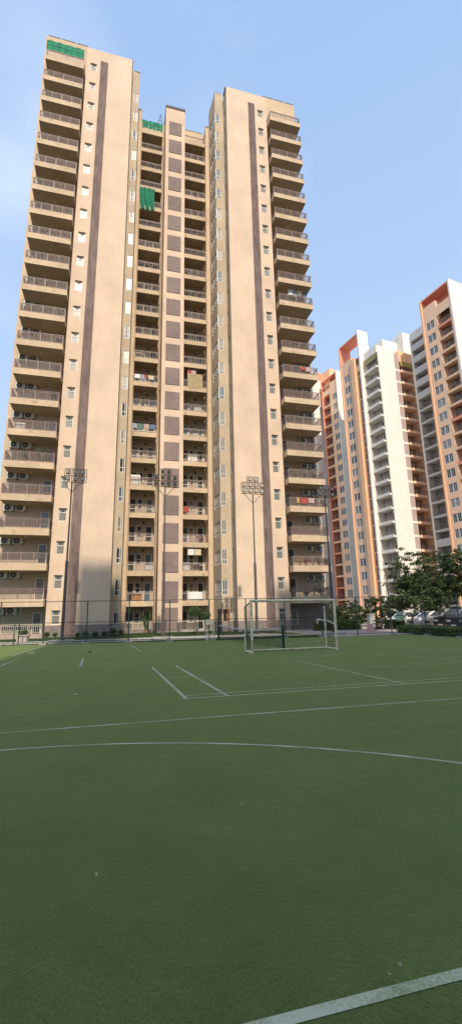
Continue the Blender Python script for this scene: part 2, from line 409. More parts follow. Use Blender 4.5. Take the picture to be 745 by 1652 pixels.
# corner window on the left return (2 lights)
def tall_window(x0, x1, h, splits, name):
    m = MB(); frame_rect(m,x0,x1,0,h,.06,.03,.09)
    for s in splits: m.box(s-.03,s+.03,.03,.09,.06,h-.06)
    m.box(x0+.06,x1-.06,.035,.085,.46,.52)
    p = MB(); p.box(x0+.06,x1-.06,.065,.07,.06,h-.06)
    return m.mesh(name, WHITE), p
cwf, cwp = tall_window(0,.52,1.48,[.34],'corner_window')
cw_p = [cwp.mesh('pane', g) for g in (G_DARK,G_CURT,G_BLUE)]
for k in range(NF):
    o = tpart('corner_window', cwf, -.14, 1.74, k*F+.5)
    link('pane', cw_p[0] if k < 3 else random.choice(cw_p), o)
def bay_window():
    m = MB(); p = MB(); h = 1.46
    frame_rect(m,.05,.61,0,h,.06,.03,.09); m.box(.30,.35,.03,.09,.06,h-.06); m.box(.11,.55,.035,.085,.44,.50)
    p.box(.11,.55,.065,.07,.06,h-.06)
    d = -bayd.normalized(); n = bn
    def sb(mm, a, b, t0, t1, z0, z1):
        i = len(mm.v)
        for z in (z0, z1):
            for s_, t in ((a,t0),(b,t0),(b,t1),(a,t1)):
                q = d*s_ + n*t; mm.v.append((q.x,q.y,z))
        for q in ((0,1,2,3),(4,7,6,5),(0,4,5,1),(1,5,6,2),(2,6,7,3),(3,7,4,0)): mm.f.append(tuple(i+j for j in q)); mm.m.append(0)
    for a in (.06,.70,1.36,1.98): sb(m,a-.0,a+.07,.03,.09,0,h)
    for z in (0,.42,h-.06): sb(m,.13,1.98,.032,.088,z,z+.06)
    sb(p,.13,1.98,.062,.068,.06,h-.06)
    m.box(-.02,.06,-.02,.07,0,h)
    return m.mesh('bay_window', WHITE), p
bwf, bwp = bay_window()
bw_p = [bwp.mesh('pane', g) for g in (G_CURT,G_BLUE,G_GREY)]
for k in range(1,NF):
    o = tpart('bay_window', bwf, 10.03, 1.68, k*F+.48)
    link('pane', random.choice(bw_p), o)
# door under the bay
m = MB(); m.box(10.5,10.85,1.74,1.80,.0,2.1); tpart('entrance_door', m.mesh('entrance_door', WOOD))
m = MB(); m.box(10.1,10.5,1.79,1.82,.0,2.1); m.box(9.9,10.0,1.85,3.4,.0,2.1); tpart('entrance_dark_fill', m.mesh('entrance_dark_fill', FAN))  # black slabs standing in for the darkness inside the doorway
m = MB(); frame_rect(m,10.10,10.86,.9,2.16,.05,1.69,1.75); tpart('entrance_frame', m.mesh('entrance_frame', WHITE))
slf = MB(); 
for q in ((.85,.91,0,1.25),(1.39,1.45,0,1.25),(.91,1.39,0,.06),(.91,1.39,1.19,1.25)): slf.box(.04,.10,q[0],q[1],q[2],q[3])
slp = MB(); slp.box(.08,.085,.91,1.39,.06,1.19)
slf = slf.mesh('slit_window', WHITE); slp = slp.mesh('pane', G_GREY)
for k in range(NF):
    o = tpart('slit_window', slf, 11.15, 0, k*F+.85); link('pane', slp, o)
# louvre squares of the lift shaft
m = MB(); m.box(-.82,.82,-.045,-.002,0,2.12)
for i in range(17): m.box(-.80+i*.095,-.80+i*.095+.05,-.07,-.045,.03,2.09)
m.box(.25,.62,-.085,-.07,.55,1.35,1)
lv = m.mesh('louvre_panel', [LOUV, LOUV])
for k in range(NF): tpart('louvre_panel', lv, 5.25, 4.0, k*F-.14 if k else .25)

# outer balconies ---------------------------------------------------
BW = 4.08
def railing_mesh(Wd, dep, z0, z1, step, mats, sides=True, mid=True, name='railing', post=.95):
    m = MB()
    m.box(0,Wd,.03,.085,z1-.05,z1,1); m.box(0.05,Wd-.05,.04,.075,z0+.06,z0+.10,0)
    n = max(2, round(Wd/post))
    for i in range(n+1):
        x = .025+(Wd-.05)*i/n
        m.box(x-.025,x+.025,.035,.08,z0,z1-.05,1)
    if step:
        nb = int(Wd/step)
        for i in range(1,nb):
            x = Wd*i/nb; m.box(x-.016,x+.016,.04,.075,z0+.10,z1-.16,0)
    m.box(0.05,Wd-.05,.04,.075,z1-.16,z1-.125,0)
    if sides:
        for x in (.03, Wd-.085):
            m.box(x,x+.055,.09,dep,z1-.05,z1,1); m.box(x+.01,x+.045,.09,dep,z0+.06,z0+.10,0); m.box(x+.01,x+.045,.09,dep,z1-.16,z1-.125,0)
            k = max(2,int(dep/.13))
            for i in range(1,k):
                y = dep*i/k; m.box(x+.018,x+.04,y-.011,y+.011,z0+.10,z1-.16,0)
    return m.mesh(name, mats)
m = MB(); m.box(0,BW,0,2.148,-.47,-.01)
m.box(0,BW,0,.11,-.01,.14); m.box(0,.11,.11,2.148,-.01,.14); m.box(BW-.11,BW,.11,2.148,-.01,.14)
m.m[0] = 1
outer_slab = m.mesh('balcony', [SLAB, SOFF_SHADE])
outer_rail = [railing_mesh(BW,2.0,.14,1.04,.115,[RAIL,RAILL]), railing_mesh(BW,2.0,.14,1.04,.115,[RAIL,RAIL])]
m = MB(); m.lathe([(0,-.07),(.07,-.06),(.085,-.02),(.085,0)], n=10); light_me = m.mesh('ceiling_light', WHITE, True)
def ac_mesh():
    m = MB(); m.box(0,.86,-.32,-.02,0,.62,0)
    m.tube((.33,-.345,.31),(.33,-.32,.31),.255,18,1)
    m.tube((.33,-.355,.31),(.33,-.345,.31),.06,10,0)
    for i in range(5):
        m.box(.08,.58,-.353,-.347,.12+i*.095,.128+i*.095,0)
    m.box(.66,.82,-.328,-.32,.1,.52,2)
    m.box(.05,.09,-.34,-.01,-.05,-.002,1); m.box(.77,.81,-.34,-.01,-.05,-.002,1)
    return m.mesh('air_conditioner', [GREYP, FAN, WHITE])
ac_me = ac_mesh()
def door_mesh(wd, h, gl, name='door', transom=False):
    m = MB(); frame_rect(m,0,wd,0,h,.075,-.06,-.003)
    m.box(.075,wd-.075,-.05,-.005,h*.42,h*.42+.06)
    m.box(.075,wd-.075,-.03,-.02,.075,h-.075,1)
    return m.mesh(name, [WHITE, gl])
doors = [door_mesh(.74,2.08,g) for g in (G_DARK,G_GREY,G_BLUE)]
def outer(x0, mirror, k):
    b = tpart('balcony', outer_slab, x0, -.95, k*F)
    link('railing', outer_rail[0 if random.random() < .6 else 1], b)
    link('ceiling_light', light_me, b, (BW*.5,1.1,F-.47) if k < NF-1 else (BW*.5,1.1,2.3))
    yb = 2.148
    if not mirror:
        link('door', random.choice(doors), b, (-6.87-x0, yb, 0.0))
        for ax in (-9.98, -8.98): link('air_conditioner', ac_me, b, (ax-x0, yb, 2.0))
    else:
        link('door', random.choice(doors), b, (16.92-x0, yb, 0.0))
        for ax in (18.86, 19.92): link('air_conditioner', ac_me, b, (ax-x0, yb, 1.8))
    return b
for k in range(1,NF):
    outer(-9.86, False, k); outer(16.56, True, k)
# ground-floor patio of the left stack
m = MB(); m.box(0,BW+.1,0,.14,-.02,.36); m.box(BW-.04,BW+.1,.14,2.148,-.02,.36)
pat = tpart('patio_wall', m.mesh('patio_wall', plaster('pink_wall', (.46,.34,.28), .4)), -9.86, -.95, 0)
link('railing', railing_mesh(BW,2.0,.36,1.14,.15,[CREAM,CREAM]), pat)
link('door', doors[0], pat, (-6.87+9.86,2.148,.02))
for ax in (-9.98,-8.98): link('air_conditioner', ac_me, pat, (ax+9.86,2.148,1.95))
gw, gwp = tall_window(0,.72,1.36,[],'ground_window')
o = tpart('ground_window', gw, 16.95, 1.11, .5); link('pane', gwp.mesh('pane', G_GREY), o)

# middle balconies --------------------------------------------------
MW = 2.72
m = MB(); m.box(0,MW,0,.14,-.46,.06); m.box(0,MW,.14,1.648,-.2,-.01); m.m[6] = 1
mid_slab = m.mesh('middle_balcony', [SLAB, SOFF_SHADE])
mid_rail = [railing_mesh(MW,1.2,.06,.94,.30,[RAILL,RAILL],False), railing_mesh(MW,1.2,.06,.94,.16,[RAIL,RAILL],False)]
mdoors = [door_mesh(.70,1.98,g) for g in (G_DARK,G_BLUE,G_DARK)]
mwin = []
for g in (G_DARK,G_CURT):
    m = MB(); frame_rect(m,0,.54,0,1.12,.07,-.06,-.003); m.box(.07,.47,-.055,-.005,.5,.58); m.box(.07,.47,-.03,-.02,.07,1.05,1)
    mwin.append(m.mesh('balcony_window',[WHITE,g]))
m = MB(); m.tube((0,-.02,0),(0,-.005,0),.13,12); vent = m.mesh('vent', FAN)
for k in range(0,NF):
    for side, x0 in ((0,.945),(1,6.52)):
        if k: 
            b = tpart('middle_balcony', mid_slab, x0, 4.35, k*F); link('railing', random.choice(mid_rail), b)
        elif side == 0:
            m = MB(); m.box(0,MW,0,.14,-.02,.30); b = tpart('terrace_wall', m.mesh('terrace_wall', PLINTH), x0, 4.35, 0)
            link('railing', railing_mesh(MW,1.2,.3,1.1,.12,[CREAM,RAILL],False), b)
        else:
            m = MB(); m.box(0,MW,.1,1.648,-.02,.12); b = tpart('terrace_step', m.mesh('terrace_step', CONC), x0, 4.35, 0)
        yb = 1.648
        link('door', random.choice(mdoors), b, (.12, yb, .13 if not k else 0)); link('balcony_window', random.choice(mwin), b, (.93, yb, .86))
        link('door', random.choice(mdoors), b, (1.84, yb, .13 if not k else 0)); link('vent', vent, b, (1.65, yb, 2.35))
        if k and k < NF-1: link('ceiling_light', light_me, b, (MW*.5,.8,F-.2))
for x in (3.84,):
    m = MB(); m.tube((x,4.9,0),(x,4.9,64),.055,8); tpart('drainpipe', m.mesh('drainpipe', SLAB))
m = MB(); m.tube((.99,4.30,2),(.99,4.30,64),.03,6); tpart('drainpipe', m.mesh('drainpipe', SLAB))
# roof edge rails and caps
m = MB(); 
for a, b in ((-10.3,-8.9),(-8.75,-7.25),(-7.1,-5.8)): m.box(a,b,1.22,1.32,69.3,69.52)
tpart('parapet_rail', m.mesh('parapet_rail', DARK))
m = MB()
for a, b in ((16.6,18.1),(18.25,19.6),(19.75,20.95)): m.box(a,b,1.22,1.32,69.3,69.5)
tpart('parapet_rail', m.mesh('parapet_rail', DARK))
m = MB(); m.box(3.97,6.53,3.97,4.1,67.15,67.55); m.box(3.97,4.1,4.1,8,67.15,67.55); m.box(6.4,6.53,4.1,8,67.15,67.55); m.box(3.95,6.55,3.95,8,67.16,67.2)
tpart('parapet_cap', m.mesh('parapet_cap', DARK))
m = MB(); m.box(-.2,.5,1.7,1.9,68.3,68.42); m.box(-.55,-.43,.1,1.7,67.36,67.75); m.box(10.0,10.9,1.7,1.86,68.4,68.55); m.box(11.05,11.2,.15,1.2,67.35,67.6); m.box(.4,.95,4.33,4.6,65.9,66.2); m.box(9.3,9.82,4.33,4.6,65.9,66.15); m.box(6.6,9.25,6.02,6.2,66.8,67.05)
tpart('parapet_trim', m.mesh('parapet_trim', METAL_DK))
m = MB(); m.tube((3.1,6.1,66.7),(3.45,6.1,68.6),.04,6); m.tube((3.75,6.1,66.7),(3.45,6.1,68.6),.04,6); m.tube((3.2,6.1,67.5),(3.65,6.1,67.5),.03,6)
tpart('roof_bracket', m.mesh('roof_bracket', METAL_DK))

# ------------------------------------------------------------------ things on the tower's balconies
def cloth(name, x0, x1, z0, z1, y, mat, label, cat, wav=.05, nx=14, nz=6, group=None, ragged=0.0, tilt=0.0, bars=None):
    m = MB(); W_, H_ = x1-x0, z1-z0
    rag = [random.uniform(-ragged, ragged) for _ in range(nx+1)]
    P = lambda i, j: (W_*i/nx-W_/2, wav*math.sin(i*1.05+j*.4)*(1-j/nz*.4)-tilt*(1-j/nz), H_*j/nz + (rag[i] if j == 0 else 0))
    for i in range(nx):
        for j in range(nz): m.face([P(i,j),P(i+1,j),P(i+1,j+1),P(i,j+1)])
    if bars:
        for i in range(0,nx,bars[0]): 
            a, b = P(i,0), P(i,nz); m.tube((a[0],a[1]-.01,a[2]),(b[0],b[1]-.01,b[2]),.022,5,1)
        for j in (nz//2,):
            for i in range(nx): a, b = P(i,j), P(i+1,j); m.tube((a[0],a[1]-.01,a[2]),(b[0],b[1]-.01,b[2]),.016,4,1,cap=False)
    o = link(name, m.mesh(name, [mat, DARK] if bars else mat, True), None, ((x0+x1)/2, y, z0)); return tag(o, label, cat, group)
NETM = flat('green_net_panelled', (.006,.20,.10), .8, vary=.3, scale=1.2)
cloth('shade_net', -9.85,-5.85, 63.9,65.35, -.9, NETM, 'green shade net stretched over the highest outer balcony on the left', 'net', .05, 24, 6, bars=(4,))
cloth('shade_net', .96,3.66, 63.25,64.55, 4.36, NETM, 'green shade net over the highest middle balcony left of the lift shaft', 'net', .05, 20, 6, bars=(4,))
cloth('hanging_sheet', .98,2.78, 50.3,53.6, 4.27, GREEN_NET, 'long torn green sheet hanging down over a middle balcony', 'sheet', .12, 18, 12, ragged=.12)
def kz(k): return k*F
cols = {'white':flat('white_cloth',(.75,.72,.7),.9,vary=.1),'grey':flat('grey_cloth',(.32,.33,.36),.9),'green':flat('green_cloth',(.10,.20,.15),.9),
        'pink':flat('pink_cloth',(.50,.33,.31),.9),'red':REDF,'yellow':flat('yellow_cloth',(.48,.33,.12),.9),'blue':flat('blue_cloth',(.14,.18,.27),.9),'cream':flat('cream_cloth',(.6,.5,.35),.9)}
def wash(items, z, y, where, group):
    for x0, x1, h, c, what in items:
        cloth('laundry', x0, x1, z-h, z, y, cols[c], f'{c} {what} {where}', 'laundry', .03, 8, 4, group)
g7 = 'washing over the middle balcony railing'
wash([(1.0,1.55,.55,'grey','towel'),(1.6,2.15,.75,'green','towel'),(2.25,2.8,.6,'pink','towel'),(2.85,3.5,.5,'blue','shirt')], kz(7)+.98, 4.30, 'drying on a middle balcony rail seven floors up', g7)
wash([(1.1,1.7,.5,'white','cloth'),(1.75,2.3,.6,'grey','cloth'),(2.1,2.5,.35,'red','cloth'),(2.6,3.2,.5,'cream','cloth')], kz(9)+.9, 4.30, 'hung on a middle balcony nine floors up', 'washing on the ninth floor balcony')
wash([(7.0,7.4,.5,'red','cloth'),(7.45,8.0,.65,'pink','cloth')], kz(9)+2.2, 4.40, 'hanging high in the balcony right of the lift shaft', 'washing right of the lift shaft')
wash([(7.1,7.75,.62,'white','towel'),(7.8,8.5,.62,'cream','towel')], kz(2)+2.35, 4.40, 'hung on a line two floors up right of the lift shaft', 'towels two floors up')
wash([(6.65,7.2,.7,'red','blanket')], kz(4)+.95, 4.30, 'over the fourth floor rail right of the lift shaft', None)
wash([(7.15,8.6,.72,'white','sheet')], kz(1)+.92, 4.30, 'spread over the first floor rail right of the lift shaft', None)
wash([(18.0,18.6,.7,'white','shirt'),(18.65,19.1,.9,'grey','shirt'),(19.15,19.7,.6,'cream','towel'),(19.8,20.3,.7,'blue','shirt')], kz(12)+2.4, -.2, 'hanging inside an outer balcony of the right stack, twelve floors up', 'washing high on the right balconies')
wash([(17.3,17.6,.55,'yellow','cloth'),(17.7,18.5,.6,'red','cloth'),(18.6,19.2,.5,'pink','cloth')], kz(4)+1.0, -1.0, 'draped on the outer right balcony rail four floors up', 'washing low on the right balconies')
wash([(18.6,19.1,.4,'red','cloth'),(19.2,19.8,.5,'pink','cloth')], kz(9)+.95, -1.0, 'on the outer right balcony rail nine floors up', 'washing midway on the right balconies')
# bamboo blind
cloth('bamboo_blind', 7.0,8.75, kz(9)+.0, kz(9)+1.75, 4.33, flat('bamboo',(.38,.29,.16),.8,vary=.35,scale=8), 'straw coloured bamboo blind screening a balcony right of the lift shaft', 'blind', .02)

def cabinet(x, y, z, w_, d, h_, mat, label, cat='cabinet', legs=False):
    t = thing('balcony_'+cat.replace(' ','_'), label, cat, (x,y,z))
    m = MB(); m.box(-w_/2,w_/2,-d/2,d/2,.06 if not legs else h_-.05,h_); link('body' if not legs else 'top', m.mesh('body', mat), t)
    for sx_ in (-1,1):
        for sy_ in (-1,1):
            m = MB(); m.box(sx_*(w_/2-.05)-.025,sx_*(w_/2-.05)+.025,sy_*(d/2-.05)-.025,sy_*(d/2-.05)+.025,0,.06 if not legs else h_-.05); link('leg', m.mesh('leg', mat), t)
    if not legs:
        m = MB(); m.box(-w_/2+.04,w_/2-.04,-d/2-.02,-d/2-.002,.12,h_-.05); link('door', m.mesh('door', mat), t)
cabinet(1.55,4.9,kz(5),1.0,.5,1.25,WHITE,'tall white cupboard on the fifth floor middle balcony, left of the lift shaft')
cabinet(2.2,4.75,kz(3),.9,.5,.72,WHITE,'white table on the third floor middle balcony, left of the lift shaft','table',True)
cabinet(3.15,4.8,kz(2),.75,.45,.85,GREYP,'pale washing cabinet on the second floor middle balcony, left of the lift shaft')
cabinet(2.0,4.8,kz(1),1.0,.45,.8,WOOD,'wooden chest on the first floor middle balcony, left of the lift shaft','chest')
cabinet(7.0,4.8,kz(2),.7,.5,.95,GREYP,'grey cupboard on the second floor middle balcony, right of the lift shaft')
cabinet(8.4,4.8,kz(3),.8,.5,.75,WOOD,'small wooden table on the third floor middle balcony, right of the lift shaft','table',True)
cabinet(7.6,4.8,kz(6),1.1,.5,.9,WHITE,'white cupboard on the sixth floor middle balcony, right of the lift shaft')
cabinet(8.2,4.8,kz(8),.8,.5,.8,GREYP,'pale cupboard on the eighth floor middle balcony, right of the lift shaft')
cabinet(1.6,4.8,kz(10),1.2,.5,.75,WHITE,'white table on the tenth floor middle balcony, left of the lift shaft','table',True)
cabinet(-7.6,-.4,kz(4),.9,.5,.75,WOOD,'wooden table on the fourth floor outer balcony of the left stack','table',True)
cabinet(-8.9,-.3,kz(6),.8,.45,.9,WHITE,'white box cupboard on the sixth floor outer balcony of the left stack')

# ------------------------------------------------------------------ foliage helpers
def leaf(mb, c, s, up=None, mi=0):
    a = Vector((random.gauss(0,1),random.gauss(0,1),random.gauss(0,.7)))
    if a.length < 1e-3: a = Vector((1,0,0))
    a.normalize(); b = a.cross(Vector((random.gauss(0,1),random.gauss(0,1),random.gauss(0,1)))).normalized()
    l, w_ = s*random.uniform(.7,1.3), s*random.uniform(.32,.55)
    c = Vector(c); mb.face([c-a*l*.5, c+b*w_*.5, c+a*l*.5, c-b*w_*.5], mi)
def blob(mb, c, r, n, s, flatz=1.0, mi=0, hollow=.55):
    for _ in range(n):
        d = Vector((random.gauss(0,1),random.gauss(0,1),random.gauss(0,1))).normalized()
        rr = r*(hollow+(1-hollow)*random.random()**.5)*random.uniform(.8,1.12)
        leaf(mb, (c[0]+d.x*rr, c[1]+d.y*rr, c[2]+d.z*rr*flatz), s, mi=mi)
def tree(name, label, loc, h, trunk_h, cr, clumps, per, ls, mat, group=None, lean=0.0, seed=0, r0=.14, squash=.7):
    random.seed(seed)
    t = thing(name, label, 'tree', loc, 0, group)
    tr = MB(); P0 = Vector((0,0,-.02)); pts = [P0]
    for i in range(1,5):
        pts.append(Vector((lean*i/4+random.uniform(-.06,.06), random.uniform(-.06,.06), trunk_h*i/4)))
    for i in range(4): tr.tube(pts[i], pts[i+1], r0*(1-.12*i), 8, 0, r0*(1-.12*(i+1)))
    cn = MB(); top = pts[-1]
    for i in range(clumps):
        a = i*2.39996 + random.uniform(-.4,.4)
        zf = (i+.5)/clumps*.9 + random.uniform(-.05,.1)
        rad = cr*math.sqrt(max(.06, 1-(zf*1.25-.42)**2))*random.uniform(.25,1.0)
        c = Vector((top.x+math.cos(a)*rad, top.y+math.sin(a)*rad, trunk_h*.9+(h-trunk_h)*zf))
        st = top+Vector((0,0,(h-trunk_h)*zf*.4)) - Vector((0,0,.3))
        md = (st+c)/2+Vector((random.uniform(-.1,.1),random.uniform(-.1,.1),.2))
        tr.tube(st, md, r0*.3, 5, 0, r0*.18); tr.tube(md, c, r0*.18, 5, 0, r0*.05)
        for j in range(5):          # several flattened, ragged sprays per branch
            o = Vector((random.gauss(0,.32)*cr*.55, random.gauss(0,.32)*cr*.55, random.gauss(0,.12)*cr))
            blob(cn, c+o, cr*random.uniform(.10,.24), per//5, ls, squash*random.uniform(.5,1.0), hollow=.05)
    tr.tube(top-Vector((0,0,.2)), top+Vector((0,0,(h-trunk_h)*.7)), r0*.5, 6, 0, r0*.1)
    link('trunk', tr.mesh('trunk', BARK, True), t); link('crown', cn.mesh('crown', mat), t)
    return t
def shrub(name, label, loc, r, h, n, ls, mat, cat='shrub', flowers=0, group=None, seed=0):
    random.seed(seed)
    m = MB()
    for i in range(5):
        a = random.uniform(0,6.28); rr = r*random.uniform(0,.6)
        blob(m, (math.cos(a)*rr, math.sin(a)*rr*.6, h*random.uniform(.35,.65)), min(r,h)*.5, n//5, ls, 1.0, hollow=.2)
    for i in range(7):
        a = random.uniform(0,6.28); m.tube((0,0,-.01),(math.cos(a)*r*.5,math.sin(a)*r*.4,h*.6),.012,4,0)
    for i in range(flowers):
        a = random.uniform(0,6.28); rr = r*random.random()**.5
        leaf(m, (math.cos(a)*rr, math.sin(a)*rr*.7-.05, h*random.uniform(.5,1.0)), .09, mi=1)
    o = link(name, m.mesh(name, [mat, FLOWER]), None, loc); return tag(o, label, cat, group)
# plants on balconies
def pot_plant(loc, h, label, mat=LEAF2, seed=1, col=(.35,.15,.08), spread=.35):
    random.seed(seed)
    t = thing('potted_plant', label, 'plant', loc)
    m = MB(); m.lathe([(0,0),(.13,0),(.17,.26),(.15,.26),(.14,.22),(0,.22)], n=12); link('pot', m.mesh('pot', flat('pot_clay', col, .7)), t)
    m = MB()
    for i in range(16):
        a = random.uniform(0,6.28); l = random.uniform(.6,1)*spread; tip = Vector((math.cos(a)*l, math.sin(a)*l, .25+h*random.uniform(.55,1)))
        m.tube((0,0,.2), tip, .012, 4)
        for j in range(9): leaf(m, Vector((0,0,.22)).lerp(tip, random.uniform(.4,1.05))+Vector((random.uniform(-.06,.06),random.uniform(-.06,.06),random.uniform(-.05,.05))), .17)
    link('foliage', m.mesh('foliage', mat), t); return t
pot_plant((-6.8,-.35,kz(5)), 1.55, 'tall leafy potted plant at the right end of a left outer balcony', LEAF2, 3, spread=.7)
pot_plant((-8.2,-.35,kz(5)), 1.0, 'shorter leafy potted plant midway along a left outer balcony', LEAF2, 4, spread=.5)
pot_plant((19.7,-.35,kz(1)), 1.1, 'spreading potted plant on the lowest right outer balcony', LEAF1, 5, spread=.75)
pot_plant((18.0,-.4,kz(1)), .45, 'small dark potted plant on the lowest right outer balcony', LEAF1, 6)
for i, x in enumerate((17.4,18.1,18.8,19.5,20.2)):
    c = ['yellow flowering','red leaved','orange flowering','pale green trailing','bushy green'][i]
    pot_plant((x,-.6,kz(2)), .62, f'{c} potted plant in the row on the second floor right balcony', [flat('yellow_bloom',(.6,.4,.05),.8),flat('red_leaf',(.3,.04,.04),.8),flat('orange_bloom',(.6,.22,.05),.8),LEAF2,LEAF1][i], 20+i, spread=.3)
for i, x in enumerate((17.6,18.6,19.6)):
    pot_plant((x,-.55,kz(5)), .5, ['low fern in a pot at the left','upright plant in a pot at the middle','trailing plant in a pot at the right'][i]+' of the fifth floor right balcony', LEAF2, 40+i, spread=.3)
pot_plant((3.0,4.0,0.02), 1.7, 'tall potted plant beside the ground floor terrace left of the lift shaft', LEAF2, 50, spread=.45)

# ------------------------------------------------------------------ planting beside the tower
random.seed(5)
spots = [(-5.4,-.7,.35,.55,'low dark shrub left of the brown stripe base'),(-4.7,-.6,.32,.45,'small rounded shrub just left of the brown stripe'),
 (-3.0,-.6,.3,.35,'tiny shrub at the foot of the left brown stripe'),(-2.3,-.7,.45,.4,'spreading shrub at the foot of the left peach shaft'),(-1.5,-.7,.4,.45,'purplish low shrub under the left peach shaft'),
 (-.8,-.7,.4,.4,'green shrub near the right edge of the left peach shaft'),(-.1,-.4,.55,.85,'white flowering bush beside the taupe return wall'),(.5,.3,.35,.5,'small bush next to the left terrace'),
 (11.6,-.6,.3,.3,'tiny weed at the foot of the right peach shaft'),(13.4,-.7,.3,.28,'low weed at the foot of the right brown stripe'),(19.2,-.6,.5,.3,'low pale plant along the wall of the right stack')]
for i,(x,y,r,h_,lab) in enumerate(spots):
    shrub('shrub', lab, (x,y,0), r, h_, 420, .11, LEAF2 if i%2 else LEAF1, flowers=(70 if i == 6 else 8 if i in (3,4) else 0), group='shrubs along the foot of the tan tower', seed=60+i)
# topiary pair
for i,(x,y,h_,lab) in enumerate(((6.75,-1.6,1.95,'taller ball topiary beside the bench'),(7.75,-1.3,1.55,'shorter ball topiary right of the taller one'))):
    random.seed(80+i); t = thing('topiary_tree', lab, 'tree', (x,y,0), 0, 'ball topiary trees')
    m = MB(); m.tube((0,0,-.01),(.03,0,h_-.3),.035,7); m.tube((.03,0,h_-.35),(.2,.0,h_-.05),.02,6); m.tube((.03,0,h_-.35),(-.15,.05,h_-.05),.02,6); link('trunk', m.mesh('trunk', BARK), t)
    m = MB()
    blob(m,(0,0,h_),.52,1500,.11,.72,hollow=.75); link('crown', m.mesh('crown', LEAF2), t)
# bench
t = thing('park_bench', 'dark slatted bench beside the paved path in front of the lift shaft', 'bench', (6.1,-2.2,0))
m = MB()
for i in range(4): m.box(-.95,.95,-.22+i*.125,-.12+i*.125,.42,.46)
link('seat', m.mesh('seat', PLANK), t)
m = MB()
for i in range(4): m.box(-.95,.95,.29+i*.02,.32+i*.02,.52+i*.115,.61+i*.115)
link('backrest', m.mesh('backrest', PLANK), t)
for x in (-.8,.8):
    m = MB(); m.box(x-.03,x+.03,-.2,-.14,-.01,.42); m.box(x-.03,x+.03,.24,.29,-.01,.98); m.box(x-.03,x+.03,-.14,.24,.36,.41); link('leg', m.mesh('leg', METAL_DK), t)
# planter with plant at the left
t = thing('planter', 'pale square planter with a small plant behind the left fence', 'planter', (-6.1,-6.6,0))
m = MB(); m.box(-.36,.36,-.3,.3,0,.42); m.box(-.42,.42,-.36,.36,.42,.5); link('trough', m.mesh('trough', PAVE), t)
m = MB(); blob(m,(0,0,.62),.35,260,.13,.6); link('foliage', m.mesh('foliage', LEAF1), t)

# ------------------------------------------------------------------ floodlights
def flood(name, label, x, y, ztop, layout, cell, dxc, face_mat, lampmat, group):
    t = thing('floodlight_mast', label, 'floodlight', (x,y,0), 0, group)
    hz = ztop - cell*len(layout)
    m = MB(); m.box(-.75,.75,-.55,.55,-.01,.16); link('footing', m.mesh('footing', CONC), t)
    m = MB(); m.tube((0,0,.16),(0,0,5.4),.115,12,0,.10); m.tube((0,0,.16),(0,0,.22),.22,12); m.tube((0,0,5.4),(0,0,5.46),.10,12,0,.062); m.tube((0,0,5.46),(0,0,hz+.1),.062,10,0,.05)
    link('pole', m.mesh('pole', POLE, False), t)
    m = MB(); wide = max(layout)*cell
    for r_, n in enumerate(layout):
        z1 = ztop-r_*cell; z0 = z1-cell
        for z in (z0,z1): m.box(dxc-n*cell/2-.02,dxc+n*cell/2+.02,-.02,.02,z-.02,z+.02)
        for i in range(n+1):
            xx = dxc-n*cell/2+i*cell; m.box(xx-.02,xx+.02,-.018,.018,z0+.02,z1-.02)
    prev = None
    for s in (-1,1):
        pts = [Vector((s*.0,0,hz-.75)),Vector((s*wide*.12,0,hz-.55)),Vector((s*wide*.28,0,hz-.2)),Vector((s*wide*.42+dxc,0,hz))]
        for a, b in zip(pts[:-1],pts[1:]): m.tube(a,b,.025,6)
    link('bracket', m.mesh('bracket', METAL_DK), t)
    lm = MB(); s = cell*.29
    lm.box(-s,s,-.16,.02,-s,s,0); lm.box(-s*.8,s*.8,-.172,-.16,-s*.8,s*.8,1)
    lm.box(-.02,.02,.02,.1,-s-.06,s+.06,0)
    lme = lm.mesh('lamp', [face_mat, lampmat])
    for r_, n in enumerate(layout):
        for i in range(n):
            link('lamp', lme, t, (dxc-n*cell/2+(i+.5)*cell, 0, ztop-(r_+.5)*cell))
    return t
LAMP_A = glass('lamp_glass', (.46,.41,.34), .3); CASE = flat('lamp_case', (.17,.145,.12), .6); LAMP_D = glass('lamp_dark', (.05,.055,.06), .15)
fg = 'floodlight masts along the far fence'
flood('m','six-lamp floodlight mast in front of the left brown stripe',-3.36,-8.6,12.12,[3,3],.5,.22,CASE,LAMP_A,fg)
flood('m','dark ten-lamp floodlight mast in front of the lift shaft',3.32,-8.6,12.55,[2,4,4],.47,.02,METAL_DK,LAMP_D,fg)
flood('m','ten-lamp floodlight mast in front of the right peach shaft',10.2,-8.75,12.28,[2,4,4],.47,.02,CASE,LAMP_A,fg)
flood('m','six-lamp floodlight mast right of the tan tower before the orange blocks',16.0,-9.6,11.6,[3,3],.49,.12,CASE,LAMP_A,fg)

# ------------------------------------------------------------------ fence
ft = thing('fence', 'dark green post and rail sports fence along the far and right edge of the court', 'fence', (6,-11.5,0))
FX, FY = 6, -11.5
def fpt(x):   # fence line follows the court edge
    if x <= -4: return -10.5
    return -10.5-(x+4)*(2.35/18.0) if x < 14 else -12.85
xs = [-22.1,-19.55,-17.0,-14.45,-11.9,-9.35,-6.8,-4.25,-1.7,.88,3.44,5.98,8.4,11.0,13.5,16.1,18.75]
pm = MB(); pm.tube((0,0,0),(0,0,2.62),.035,8); pm = pm.mesh('post', FGREEN)
bm_ = MB(); bm_.box(-.2,.2,-.14,.14,-.02,.07); bm_ = bm_.mesh('footing', CONC)
line = [(x, fpt(x)) for x in xs] + [(20.0,-14.9),(20.0,-17.9),(20.0,-21),(20.0,-24),(20.0,-27),(20,-30),(20,-33),(20,-36)]
for x, y in line:
    p = link('post', pm, ft, (x-FX,y-FY,0)); link('footing', bm_, p)
m = MB(); 
